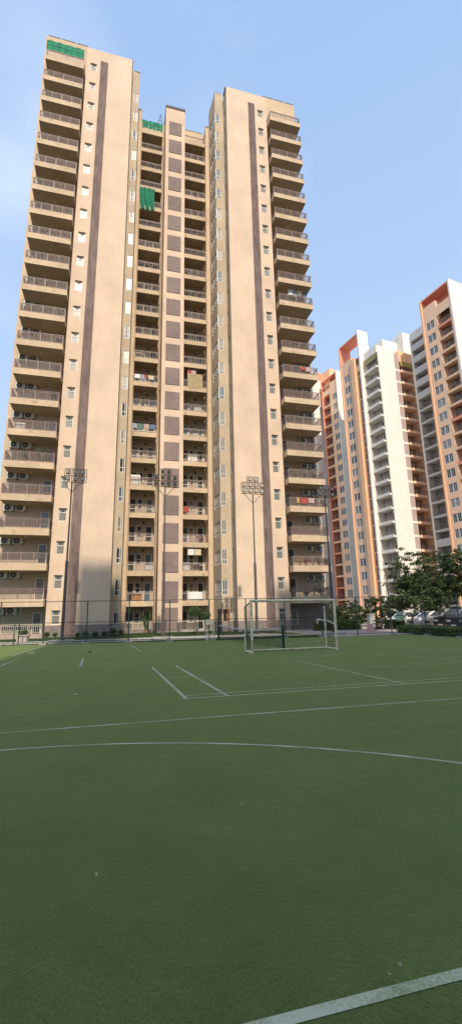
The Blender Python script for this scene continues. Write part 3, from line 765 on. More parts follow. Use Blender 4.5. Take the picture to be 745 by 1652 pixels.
for (xa,ya),(xb,yb) in zip(line[:-1],line[1:]):
    for z, r_ in ((2.6,.024),(1.3,.022),(.14,.018)): m.tube((xa-FX,ya-FY,z),(xb-FX,yb-FY,z),r_,6)
link('rail', m.mesh('rail', FGREEN), ft)
m = MB()
for (xa,ya),(xb,yb) in zip(line[:-1],line[1:]):       # thin chain link wires
    L = math.hypot(xb-xa,yb-ya); n = int(L/.45)
    for i in range(n):
        t0 = i/n; 
        for s in (0,1):
            ta, tb = (t0, min(1,t0+2.4/L)) if s == 0 else (min(1,t0+2.4/L), t0)
            m.tube((xa+(xb-xa)*ta-FX,ya+(yb-ya)*ta-FY,.15),(xa+(xb-xa)*tb-FX,ya+(yb-ya)*tb-FY,2.58),.0022,3,cap=False)
link('wire_mesh', m.mesh('wire_mesh', FGREEN), ft)
# gate posts at the left
t = thing('gate_frame', 'dark green gate frame standing behind the left end of the fence', 'gate', (-6.05,-9.2,0))
for dx in (-.14,.14):
    m = MB(); m.tube((dx,0,0),(dx,0,2.35),.035,8); link('post', m.mesh('post', FGREEN), t)
m = MB(); m.tube((-.14,0,1.9),(.14,0,1.9),.02,6); m.tube((-.14,0,1.0),(.14,0,1.0),.02,6); link('rail', m.mesh('rail', FGREEN), t)
# white bent pipe near the right corner of the tower
m = MB(); q = [(0,0,0),(0,0,.75),(-.3,.6,1.0),(-.75,1.4,1.1)]
for a, b in zip(q[:-1],q[1:]): m.tube(a,b,.06,8)
m.tube((-.75,1.4,1.1),(-.75,1.4,.8),.06,8)
tag(link('bent_pipe', m.mesh('bent_pipe', WHITE), None, (15.75,-10.3,0)), 'white bent pipe rising from the ground at the corner of the tan tower', 'pipe')

# ------------------------------------------------------------------ goal
t = thing('football_goal', 'white metal football goal with worn paint and dark side nets on the turf', 'goal', (7.46,-22.2,0))
gx0, gx1, gy0, gy1, gh, gb = -1.92, 1.92, -.5, .5, 2.13, 1.90
gz = .05
for x in (gx0,gx1):
    m = MB(); m.tube((x,gy0,0),(x,gy0,gh),.055,12); m.tube((x,gy0,.1),(x,gy0,.55),.0565,12,1)
    link('front_post', m.mesh('front_post', [GOALW,RUST]), t)
    m = MB(); m.tube((x,gy1,0),(x,gy1,gb),.032,10); link('rear_post', m.mesh('rear_post', GOALW), t)
    m = MB(); m.tube((x,gy0+.05,gh-.03),(x,gy1,gb),.026,8); link('top_strut', m.mesh('top_strut', POLE), t)
    m = MB(); m.tube((x,gy0,gz),(x,gy1,gz),.04,8); link('base_bar', m.mesh('base_bar', GOALW), t)
m = MB(); m.tube((gx0-.055,gy0,gh),(gx1+.055,gy0,gh),.055,12); link('crossbar', m.mesh('crossbar', GOALW), t)
m = MB(); m.tube((gx0,gy1,gz),(gx1,gy1,gz),.036,8); link('base_bar', m.mesh('base_bar', GOALW), t)
for x in (gx0,gx1):
    m = MB()
    for i in range(10): m.tube((x,gy0+i/9,.06),(x,gy0+i/9,gh-.05-i/9*.22),.006,3,cap=False)
    for j in range(17): m.tube((x,gy0,.1+j*.122),(x,gy1,.1+j*.11),.006,3,cap=False)
    link('side_net', m.mesh('side_net', NETDK), t)
m = MB(); top = lambda s_: .95+.85*abs(2*s_-1)**1.6         # rear net has sagged in the middle
for i in range(36):
    s_ = i/35; x = gx0+s_*(gx1-gx0); m.tube((x,gy1,.06),(x,gy1+.04*math.sin(i),top(s_)),.003,3,cap=False)
for j in range(9):
    for i in range(20):
        a_, b_ = i/20, (i+1)/20; m.tube((gx0+(gx1-gx0)*a_,gy1,.08+j/8*(top(a_)-.08)),(gx0+(gx1-gx0)*b_,gy1,.08+j/8*(top(b_)-.08)),.003 if j < 8 else .007,3,cap=False)
link('rear_net', m.mesh('rear_net', NETDK), t)

# ------------------------------------------------------------------ tennis net
A = Vector((6.42,-12.55,0)); B = Vector((7.33,-21.6,0))
# the net's near end sits just behind the goal
t = thing('court_net', 'dark sports net with a pale top band slung between two green posts behind the goal', 'net', A.lerp(B,.5))
C0 = A.lerp(B,.5)
for P in (A,B):
    m = MB(); m.box(P.x-C0.x-.05,P.x-C0.x+.05,P.y-C0.y-.05,P.y-C0.y+.05,0,1.08); link('post', m.mesh('post', flat('net_post_green',(.015,.07,.045),.5)), t)
sag = lambda s: .98-.17*math.sin(math.pi*s)
m = MB(); n = 40
for i in range(n):
    a, b = i/n, (i+1)/n; pa_, pb_ = A.lerp(B,a)-C0, A.lerp(B,b)-C0
    m.face([(pa_.x,pa_.y,sag(a)-.07),(pb_.x,pb_.y,sag(b)-.07),(pb_.x,pb_.y,sag(b)),(pa_.x,pa_.y,sag(a))])
link('top_band', m.mesh('top_band', flat('net_band',(.55,.53,.48),.8)), t)
m = MB(); n = 150
for i in range(n+1):
    s = i/n; p = A.lerp(B,s)-C0; m.tube((p.x,p.y,.10),(p.x,p.y,sag(s)-.07),.0045,3,cap=False)
for j in range(13):
    for i in range(24):
        a, b = i/24, (i+1)/24; pa_, pb_ = A.lerp(B,a)-C0, A.lerp(B,b)-C0; q_ = j/12
        m.tube((pa_.x,pa_.y,.1+q_*(sag(a)-.18)),(pb_.x,pb_.y,.1+q_*(sag(b)-.18)),.0045,3,cap=False)
link('netting', m.mesh('netting', NETDK), t)
# white umpire stand by the far net post
t = thing('umpire_stand', 'small white metal stand with a low step beside the far net post', 'stand', (5.95,-12.2,0))
m = MB()
for x, y in ((-.25,-.25),(.25,-.25),(-.25,.25),(.25,.25)): m.tube((x,y,0),(x*.8,y*.8,.98),.022,6)
for z in (.35,.68): 
    m.tube((-.25,-.25,z),(.25,-.25,z),.018,6); m.tube((-.25,.25,z),(.25,.25,z),.018,6)
link('frame', m.mesh('frame', GOALW), t)
m = MB(); m.box(-.24,.24,-.22,.22,.98,1.02); m.box(-.24,.24,.2,.24,1.02,1.3); link('seat', m.mesh('seat', GOALW), t)
# small things left on the turf
m = MB(); m.lathe([(.16,0),(.15,.02),(.06,.05),(.05,.035),(.05,.0)], n=20)
tag(link('marker_disc', m.mesh('marker_disc', flat('straw_disc',(.62,.46,.16),.6), True), None, (-3.72,-17.6,.0)), 'pale yellow marker disc lying near the left white line', 'marker')
m = MB(); blob(m,(0,0,.03),.05,50,.06,.7,hollow=.0); m.box(-.04,.04,-.03,.03,0,.04)
tag(link('litter', m.mesh('litter', DARK), None, (-1.06,-18.63,0)), 'crumpled black scrap lying on the turf near the far lines', 'litter')
LEAFDRY = flat('dry_leaf', (.45,.38,.22), .8)
random.seed(9)
for i,(x,y,lab) in enumerate(((-.74,-30.46,'curled dry leaf beside a dark crumb, left of the two parallel white lines'),(1.41,-21.6,'pale scrap on the far turf between the short white line and the goal'),(-.72,-20.3,'pale scrap on the turf ahead of the short white line'),(-1.35,-25.6,'dry leaf on the turf right of the short left line'),
    (.4,-36.59,'tiny pale leaf left of centre, just inside the arc'),(1.11,-36.77,'tiny pale leaf near the centre, just inside the arc'),(-.05,-37.52,'tiny dry leaf on the left of the foreground turf'),(1.33,-38.68,'yellowish leaf bit touching the nearest white line'),(1.25,-38.71,'small leaf bit beside the yellowish one above the nearest white line'))):
    m = MB(); s = .07 if y > -31 else .013
    m.face([(-s,0,.012),(0,-s*.45,.008),(s,.0,.02),(0,s*.45,.016)]); m.face([(-s*.6,s*.6,.014),(.0,s*.2,.008),(s*.7,s*.9,.02),(0,s*1.1,.018)])
    tag(link('fallen_leaf', m.mesh('fallen_leaf', LEAFDRY), None, (x,y,.006), i*1.1), lab, 'leaf')

# ------------------------------------------------------------------ orange and white blocks
RZ = R(9.5)
ORANGE = plaster('orange_render', (.95,.55,.32), .15); PEACH = plaster('salmon_render', (.94,.62,.415), .15)
CORAL = plaster('coral_render', (.88,.33,.22), .12); WHITEW = plaster('white_render', (.83,.78,.71), .14)
PINKG = plaster('pink_grey_render', (.46,.36,.33), .12); RECESS_SHADE = plaster('recess_shade_dark', (.20,.16,.14), .3); RECESS_SHADE_W = plaster('recess_shade_grey', (.33,.31,.29), .3)  # recess walls coloured dark and grey to imitate shade inside the balconies
GREYW = plaster('grey_white_render', (.60,.58,.55), .14)
GFR = flat('window_frame_grey', (.52,.50,.47), .5)
def win_mesh():
    m = MB()   # faces -x ; opening width along y
    m.box(.02,.07,-.95,-.88,0,1.75); m.box(.02,.07,.88,.95,0,1.75); m.box(.02,.07,-.88,.88,0,.07); m.box(.02,.07,-.88,.88,1.68,1.75)
    m.box(.0,.08,-.14,.14,.07,1.68); m.box(.03,.06,-.55,-.50,.07,1.68); m.box(.03,.06,.50,.55,.07,1.68)
    return m.mesh('window', GFR)
def win_pane():
    p = MB(); p.box(.10,.105,-.88,-.14,.07,1.68,0); p.box(.10,.105,.14,.88,.07,1.68,0)
    return p
OWF = win_mesh(); wp_ = win_pane(); OWP = [wp_.mesh('pane', g) for g in (G_BLUE,G_GREY,G_DARK,glass('pale_glass',(.30,.31,.30),.3))]
def lx(m, x, y0, y1, z0, z1, ops=(), mi=0, dep=.15, rmi=None):   # wall facing -x
    m.wall((x,y0,0),(0,1,0),(1,0,0),y1-y0,z0,z1,[(a-y0,b-y0,c,d) for a,b,c,d in ops],dep,mi,rmi)
def ly(m, y, x0, x1, z0, z1, ops=(), mi=0, dep=.15, rmi=None):   # wall facing -y
    m.wall((x0,y,0),(1,0,0),(0,1,0),x1-x0,z0,z1,[(a-x0,b-x0,c,d) for a,b,c,d in ops],dep,mi,rmi)
def bal_x(w_, dep, fz0, fz1, rail, mats, solid=False):   # balcony projecting/flush in -x direction; along y
    m = MB(); m.box(0,dep,0,w_,fz0,fz1,0)
    b = m.mesh('balcony', mats[0])
    r = None
    if rail:
        m = MB(); m.box(.03,.08,0,w_,1.0,1.05); m.box(.04,.07,0,w_,fz1+.05,fz1+.09)
        for i in range(int(w_/.14)): m.box(.045,.065,.07+i*.14-.01,.07+i*.14+.012,fz1+.09,1.0)
        r = m.mesh('railing', mats[1])
    return b, r
def acs(x0=0):
    m = MB(); m.box(-.34,0,-.42,.42,0,.62,0); m.tube((-.36,-.05,.3),(-.34,-.05,.3),.24,12,1); return m.mesh('air_conditioner',[GREYP,FAN])
ACX = acs()
def fillers(m, x, y0, y1, z, n, mats):   # dark glazed door inside a recess
    pass
GDOOR = MB(); GDOOR.box(-.05,0,-.75,.75,0,2.1,0); GDOOR.box(-.06,-.05,-.68,-.03,.06,2.03,1); GDOOR.box(-.06,-.05,.03,.68,.06,2.03,1)
GDOORM = GDOOR.mesh('door',[GFR,G_DARK])

# --- right block (nearest)
def right_block():
    t = thing('apartment_block', 'orange apartment block at the right frame edge with coral roof canopy, white end wall', 'building', (0,0,0), 0)
    base = Matrix.Rotation(RZ,4,'Z') @ Vector((70,16,0)); t.location = base; t.rotation_euler = (0,0,RZ)
    P = lambda n_, me, x=0, y=0, z=0, par=None: link(n_, me, par or t, (x-70,y-16,z) if par is None else (x,y,z))
    ks = range(-4,17); zt = lambda k: 13.65+3*k
    m = MB()
    wops = [(16.2,18.15,zt(k)-1.75,zt(k)) for k in ks]; bops = [(12.25,15.45,zt(k)-2.35,zt(k)+.2) for k in ks]
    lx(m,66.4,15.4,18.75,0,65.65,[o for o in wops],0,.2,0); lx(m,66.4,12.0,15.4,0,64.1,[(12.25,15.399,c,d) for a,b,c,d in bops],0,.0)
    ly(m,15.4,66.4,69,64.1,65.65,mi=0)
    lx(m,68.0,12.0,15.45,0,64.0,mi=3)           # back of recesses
    ly(m,15.45,66.4,68,0,64.0,mi=0,dep=0); 
    m.box(66.2,68.2,18.75,19.15,0,67.6,1)       # orange pier
    m.box(66.4,72,11.97,19.15,67.5,67.8,2)      # canopy
    m.box(69.0,69.2,12.0,19.0,63,67.5,2)
    m.box(66.35,90,11.65,11.97,0,68.1,4)        # white end wall
    ly(m,24.58,70,90,0,63.6,mi=4)
    m.face([(66.6,12,63.95),(90,12,63.95),(90,19,63.95),(66.6,19,63.95)],4); m.face([(68.4,19.2,63.5),(90,19.2,63.5),(90,24.5,63.5),(68.4,24.5,63.5)],4)
    # white stack behind
    lx(m,70.0,19.2,24.6,0,63.6,mi=5); m.box(68.2,74,24.2,24.6,0,63.7,4); m.box(68.2,74,19.16,24.2,61.7,63.7,4); 
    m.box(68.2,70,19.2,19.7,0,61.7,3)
    P('wall', m.mesh('wall',[PEACH,ORANGE,CORAL,RECESS_SHADE,WHITEW,RECESS_SHADE_W]))
    b, r = bal_x(3.2,1.6,-.35,.0,True,[PEACH,RAIL]); b2, _ = bal_x(3.2,1.6,-.35,.0,True,[CORAL,RAIL])
    for i, k in enumerate(ks):
        o = P('window', OWF, 66.42, 17.18, zt(k)-1.75); link('pane', random.choice(OWP), o)
        o = P('balcony', b2 if k in (16,9,6,2) else b, 66.38, 12.22, zt(k)-2.30); link('railing', r, o); link('air_conditioner', ACX, o, (1.58,2.6,1.55)); link('door', GDOORM, o, (1.6,1.3,0))
    wb, wr = bal_x(4.45,1.75,-.45,.0,True,[GREYW,RAIL]); 
    m = MB(); m.box(0,1.75,0,4.45,-.45,-.02); m.box(0,.12,0.5,4.45,-.02,1.05); wbs = m.mesh('white_balcony', GREYW); wb.name = 'white_balcony'
    for k in range(-3,17):
        z = zt(k)-1.55-.5
        solid = k in (16,15,14,13,12,-1,0,1)
        o = P('white_balcony', wbs if solid else wb, 68.2, 19.72, z)
        if not solid: link('railing', wr, o)
        link('air_conditioner', ACX, o, (1.78,3.9,1.5)); link('door', GDOORM, o, (1.8,1.9,0))
right_block()

# --- middle block
def middle_block():
    t = thing('apartment_block', 'middle orange apartment block with an open coral roof frame and a broad white shaft', 'building')
    t.location = Matrix.Rotation(RZ,4,'Z') @ Vector((66,36,0)); t.rotation_euler = (0,0,RZ)
    P = lambda n_, me, x=0, y=0, z=0: link(n_, me, t, (x-66,y-36,z))
    ks = range(0,19); zt = lambda k: 4.15+3*k
    m = MB()   # 0 peach 1 orange 2 coral 3 recess shade 4 white 5 grey recess shade 6 pinkgrey
    lx(m,59.7,34.8,38.6,0,61.9,[(36.0,37.9,zt(k)-1.75,zt(k)) for k in ks],0,.2)
    ly(m,34.8,59.7,60.6,0,61.9,mi=1); m.box(59.35,60.2,33.6,34.795,0,60.9,1)
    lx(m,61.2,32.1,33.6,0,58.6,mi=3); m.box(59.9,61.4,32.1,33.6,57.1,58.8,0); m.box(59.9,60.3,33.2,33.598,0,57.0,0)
    m.box(59.5,61.8,38.6,38.95,0,61.5,1); m.box(59.52,62.9,38.6,38.94,61.5,66.5,2); m.box(59.46,59.518,38.6,38.95,61.5,66.5,1)
    m.box(59.6,62.9,32.1,38.95,66.5,66.8,2)
    m.box(59.55,62.6,31.75,32.1,0,67.6,4)       # white pier / frame end
    ly(m,39,59.7,64,0,60.8,mi=0)
    # white shaft
    ly(m,27.5,61.0,65.9,0,61.2,mi=4); m.box(60.75,65.9,27.6,31.745,59.3,61.2,4); lx(m,62.3,27.6,31.745,0,59.3,mi=5); ly(m,27.75,61.0,65.9,0,61.2,mi=4)
    # pink-grey strips and orange balcony stack
    ly(m,27.6,65.9,67.4,0,60.2,mi=6); m.face([(65.9,27.6,60.2),(67.4,27.6,60.2),(67.4,36,60.2),(65.9,36,60.2)],4)
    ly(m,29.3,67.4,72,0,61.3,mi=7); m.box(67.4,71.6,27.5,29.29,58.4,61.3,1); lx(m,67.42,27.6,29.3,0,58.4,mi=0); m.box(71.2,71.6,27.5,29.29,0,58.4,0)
    m.face([(59.9,32.2,60.7),(72,29.4,60.7),(72,39,60.7),(59.9,39,60.7)],4); ly(m,39.05,60,72,0,60.7,mi=4)
    # lift head house
    m.box(75.6,78.9,33,38,60,72,4); m.box(70,75.6,34.5,38,60,69.5,4)
    P('wall', m.mesh('wall',[PEACH,ORANGE,CORAL,RECESS_SHADE,WHITEW,RECESS_SHADE_W,PINKG,plaster('orange_recess_shade', (.34,.21,.14), .3)]))  # last render is the orange wall darkened as painted recess shade
    m = MB()
    for i,(x,y) in enumerate(((74.9,33.8),(75.3,33.6))): m.tube((x,y,66),(x,y,74-i*1.2),.12,6)
    P('roof_pipe', m.mesh('roof_pipe', GFR))
    m = MB(); m.box(0,1.6,-.05,.02,0,.5); fb = m.mesh('floor_band', WHITEW)
    for k in ks: P('floor_band', fb, 65.85, 27.6, zt(k)-2.4)
    for k in ks:
        o = P('window', OWF, 59.72, 36.95, zt(k)-1.75); link('pane', random.choice(OWP), o)
    b, r = bal_x(1.45,1.2,-.35,.0,True,[PEACH,RAIL]); b.name = 'narrow_balcony'; b2, _ = bal_x(1.45,1.2,-.35,.0,True,[CORAL,RAIL])
    wb = MB(); wb.box(-.35,1.5,0,4.1,-.42,.0); wb.box(-.35,-.25,0,4.1,0,.22); wb = wb.mesh('white_balcony', WHITEW)
    wr = MB(); wr.box(-.33,-.28,0,4.1,1.0,1.05)
    for i in range(34): wr.box(-.315,-.295,.06+i*.12-.008,.06+i*.12+.008,.22,1.0)
    wr.box(-.28,1.5,.02,.07,1.0,1.05)
    wr = wr.mesh('railing', RAILL)
    ob = MB(); ob.box(0,3.8,-.25,1.75,-.4,.0); ob.box(0,3.8,-.25,-.15,0,.18); ob = ob.mesh('orange_balcony', PEACH)
    orr = MB(); orr.box(0,3.8,-.23,-.18,1.0,1.05)
    for i in range(27): orr.box(.1+i*.14,.122+i*.14,-.215,-.195,.18,1.0)
    orr = orr.mesh('railing', RAIL)
    gd = MB(); gd.box(-.75,.75,-.05,0,0,2.1,0); gd.box(-.68,-.03,-.06,-.05,.06,2.03,1); gd.box(.03,.68,-.06,-.05,.06,2.03,1); gd = gd.mesh('door',[GFR,G_DARK])
    for k in ks:
        z = zt(k)-2.1
        o = P('narrow_balcony', b2 if k in (17,10,3,14) else b, 59.95, 32.12, z); link('railing', r, o)
        o = P('white_balcony', wb, 60.75, 27.6, z-.15); link('railing', wr, o); link('door', GDOORM, o, (1.54,1.2,0)); link('window', OWF, o, (1.46,3.0,.5))
        o = P('orange_balcony', ob, 67.4, 27.5, z); link('railing', orr, o); link('door', gd, o, (1.4,1.79,0))
    m = MB(); m.face([(60.38,27.65,57.6),(60.38,31.7,57.6),(60.55,31.7,59.2),(60.55,27.65,59.2)]); P('balcony_net', m.mesh('balcony_net', flat('olive_net',(.28,.26,.12),.9)))
    m = MB(); m.face([(67.45,27.22,57.2),(71.5,27.22,57.2),(71.5,27.35,58.5),(67.45,27.35,58.5)]); P('balcony_net', m.mesh('balcony_net', flat('yellow_net',(.38,.28,.08),.9)))
middle_block()

# --- left block (farthest)
def far_block():
    t = thing('apartment_block', 'farthest orange apartment block, half hidden by the tan tower, with stacked balconies', 'building')
    t.location = Matrix.Rotation(RZ,4,'Z') @ Vector((69,52,0)); t.rotation_euler = (0,0,RZ)
    P = lambda n_, me, x=0, y=0, z=0: link(n_, me, t, (x-69,y-52,z))
    ks = range(0,20); zt = lambda k: 4.06+3*k
    m = MB()
    lx(m,65.8,48.5,51.55,0,65.0,[(48.75,50.55,zt(k)-1.75,zt(k)) for k in ks],0,.2)
    lx(m,65.8,54.75,55.3,0,63.5,mi=1); lx(m,65.8,51.55,54.75,62.0,63.6,mi=0); m.box(65.8,66.2,51.5,51.8,0,63.5,0)
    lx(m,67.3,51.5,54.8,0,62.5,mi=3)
    m.box(65.7,68.5,54.95,55.3,0,66.8,2); m.box(65.7,69,48.5,55.3,66.7,67.0,2); m.box(67.9,68.2,48.5,55,62,66.7,2)
    m.box(65.65,80,48.2,48.5,0,67.3,4)
    m.box(58,65.6,56.5,57,0,71.2,4); m.box(65.6,67,56.5,57,60,68.6,4); m.box(65.6,67,56.5,57,68.6,71.2,2); m.box(66.5,72,52,57,62,70.2,1)
    m.face([(65.8,48.5,64.8),(80,48.5,64.8),(80,60,64.8),(65.8,60,64.8)],4); ly(m,60,65,80,0,64.8,mi=4)
    P('wall', m.mesh('wall',[PEACH,ORANGE,CORAL,RECESS_SHADE,WHITEW]))
    b, r = bal_x(3.0,1.5,-.4,.0,True,[PEACH,RAIL]); b2, _ = bal_x(3.0,1.5,-.4,.0,True,[CORAL,RAIL])
    for k in ks:
        o = P('window', OWF, 65.82, 49.65, zt(k)-1.75); link('pane', random.choice(OWP), o)
        o = P('balcony', b2 if k in (18,11,10,5,2) else b, 65.75, 51.78, zt(k)-2.2); link('railing', r, o); link('door', GDOORM, o, (1.53,1.4,0))
far_block()

# --- tower behind the viewer whose shade covers the court
def rear_tower():
    t = thing('apartment_tower', 'plain tan apartment tower behind the viewer that shades the green court', 'building', (18,-82,0))
    m = MB(); x0, x1, y0, y1 = -7.15-18, 62-18, -7, 7
    m.box(x0,x1,y0,y1,0,56.7,0); m.box(x0,x0+4.0,0,y1,56.7,71.6,0); m.box(11.05-18,18.0-18,0,y1,56.7,69.4,0)
    for k in range(1,18): m.box(x0+5,x1-.3,y1,y1+.6,k*3.1-.3,k*3.1+.1,1)
    link('wall', m.mesh('wall',[TAN,SLAB]), t)
rear_tower()

# ------------------------------------------------------------------ trees, hedges, street things at the right
tree('leafy_tree','dense rounded tree with a thin trunk standing in front of the parked cars',(24.3,-7.2,0),4.9,2.2,2.3,30,270,.24,LEAF1,seed=3,r0=.12,squash=.7,lean=.85)
tree('leafy_tree','tall airy tree with sparse upper branches against the white shaft',(28.9,-3.0,0),7.8,4.0,2.9,28,140,.26,LEAF1,seed=8,r0=.13,squash=.5)
tree('leafy_tree','dark spreading tree at the right edge of the photo',(30.9,-6.2,0),7.2,3.3,2.4,30,230,.27,LEAF1,seed=14,r0=.14,squash=.7)
tree('leafy_tree','low dark tree filling the gap behind the parked cars',(33.0,0.5,0),5.2,1.0,2.8,28,300,.28,LEAF1,seed=21,r0=.12)
for i,(x,y,h_,lab) in enumerate(((21.4,4.2,2.6,'bushy young tree nearest the tan tower corner'),(24.0,5.0,2.4,'dark bush between the lamp post and the tan tower'),(26.6,5.3,2.8,'taller bush left of the thin street lamp'),(29.2,5.6,3.4,'broad bush behind the street lamp'),(31.6,6.0,3.0,'dense bush left of the rounded tree'))):
    tree('garden_bush', lab,(x,y,0),h_,.35,1.55,18,260,.2,LEAF1,'bushes in front of the orange blocks',seed=30+i,r0=.06,squash=.8)
def hedge(label, x0, x1, y0, y1, h_, n, seed):
    random.seed(seed); m = MB(); m.box(x0+.1,x1-.1,y0+.1,y1-.1,0,h_-.1,1)
    for _ in range(n):
        f_ = random.random(); x = random.uniform(x0,x1); y = random.uniform(y0,y1); z = random.uniform(.02,h_)
        if f_ < .35: z = h_+random.uniform(-.06,.05)
        elif f_ < .65: y = y0+random.uniform(-.03,.06)
        elif f_ < .9: x = x0+random.uniform(-.03,.06)
        leaf(m,(x,y,z),.11)
    cx, cy = (x0+x1)/2,(y0+y1)/2
    for i in range(len(m.v)): m.v[i] = (m.v[i][0]-cx, m.v[i][1]-cy, m.v[i][2])
    return tag(link('hedge', m.mesh('hedge',[LEAF3,flat('hedge_core',(.02,.035,.012),.9)]), None,(cx,cy,0)), label,'hedge',None)
hedge('long clipped hedge running behind the right fence in front of the cars',20.35,21.35,-34,-11.0,.52,15000,1)
hedge('low clipped hedge across the pavement beside the tan tower',17.6,21.9,-3.6,-2.4,.85,5200,2)
hedge('short clipped hedge right of the lamp post',23.0,26.2,-4.2,-3.2,.8,3600,3)
# street lamps
def street_lamp(label, x, y, h_, arm):
    t = thing('street_lamp', label,'street lamp',(x,y,0))
    m = MB(); m.tube((0,0,0),(0,0,h_),.07,8,0,.04); m.tube((0,0,0),(0,0,.6),.10,8); link('pole', m.mesh('pole', POLE), t)
    m = MB(); m.tube((0,0,h_-.02),(arm,0,h_+.25),.03,6); m.box(arm*1.0-.28,arm,-.09,.09,h_+.2,h_+.28); link('lamp_arm', m.mesh('lamp_arm', POLE), t)
street_lamp('thin street lamp with an arm to the left, in front of the orange block',23.6,-5.6,5.1,-.75)
street_lamp('small curved street lamp before the orange facade',25.9,1.2,3.2,-.3)
# sign
t = thing('sign_board','small pale green sign board on a short post beside the clipped hedge','sign',(25.1,-4.8,0))
m = MB(); m.tube((0,0,0),(0,0,1.0),.03,6); link('post', m.mesh('post', POLE), t)
m = MB(); m.box(-.36,.36,-.03,0,.72,1.32,0); m.box(-.3,.3,-.034,-.03,1.08,1.24,1); m.box(-.3,.1,-.034,-.03,.86,.92,1); link('panel', m.mesh('panel',[flat('sign_green',(.40,.80,.46),.5),flat('sign_pale',(.7,.9,.7),.5)]), t)
# grey meter cabinet and pink block
t = thing('meter_cabinet','tall pale grey cabinet standing on the pavement by the motorcycle','cabinet',(22.2,-4.7,0))
m = MB(); m.box(-.28,.28,-.2,.2,0,1.35); m.box(-.32,.32,-.24,.24,1.35,1.42); link('body', m.mesh('body', GREYP), t)
m = MB(); m.box(-.23,.23,-.215,-.202,.2,1.25); m.box(.12,.16,-.235,-.216,.7,.85); link('door', m.mesh('door', GFR), t)
m = MB(); m.face([(-.3,-.12,0),(.3,-.12,0),(.22,-.04,.62),(-.22,-.04,.62)]); m.face([(-.3,.12,0),(-.22,.04,.62),(.22,.04,.62),(.3,.12,0)]); m.face([(-.22,-.04,.62),(.22,-.04,.62),(.22,.04,.62),(-.22,.04,.62)]); m.face([(-.3,-.12,0),(-.22,-.04,.62),(-.22,.04,.62),(-.3,.12,0)]); m.face([(.3,-.12,0),(.3,.12,0),(.22,.04,.62),(.22,-.04,.62)])
tag(link('barrier_block', m.mesh('barrier_block', flat('pink_block',(.6,.32,.28),.7)), None,(19.2,-9.4,.02)),'small pink tapered barrier block on the pavement','barrier')
# motorcycle
t = thing('motorcycle','dark motorcycle parked on the pavement beside the grey cabinet','motorcycle',(22.3,-5.7,.02), R(20))
for x in (-.62,.62):
    m = MB()
    for k in range(20):
        a, b = 2*math.pi*k/20, 2*math.pi*(k+1)/20
        m.tube((x+.27*math.cos(a),0,.3+.27*math.sin(a)),(x+.27*math.cos(b),0,.3+.27*math.sin(b)),.045,6,0)
    for k in range(6): m.tube((x,0,.3),(x+.25*math.cos(k*1.05),0,.3+.25*math.sin(k*1.05)),.012,4,1)
    link('wheel', m.mesh('wheel',[RUBBER,CHROME]), t)
m = MB(); m.tube((-.62,0,.3),(-.3,0,.72),.03,6); m.tube((.62,0,.3),(.42,0,.95),.035,6); m.box(-.25,.25,-.12,.12,.28,.6); m.tube((.1,0,.72),(.42,0,.8),.13,10,0,.08); m.tube((-.3,0,.7),(.1,0,.72),.05,6); m.tube((-.5,-.12,.35),(.1,-.13,.3),.05,8); link('frame', m.mesh('frame', METAL_DK), t)
m = MB(); m.box(-.62,.08,-.13,.13,.74,.84); link('seat', m.mesh('seat', RUBBER), t)
m = MB(); m.tube((.40,-.34,1.02),(.40,.34,1.02),.018,6); m.tube((.45,0,.86),(.56,0,.86),.10,10); link('handlebar', m.mesh('handlebar', CHROME), t)

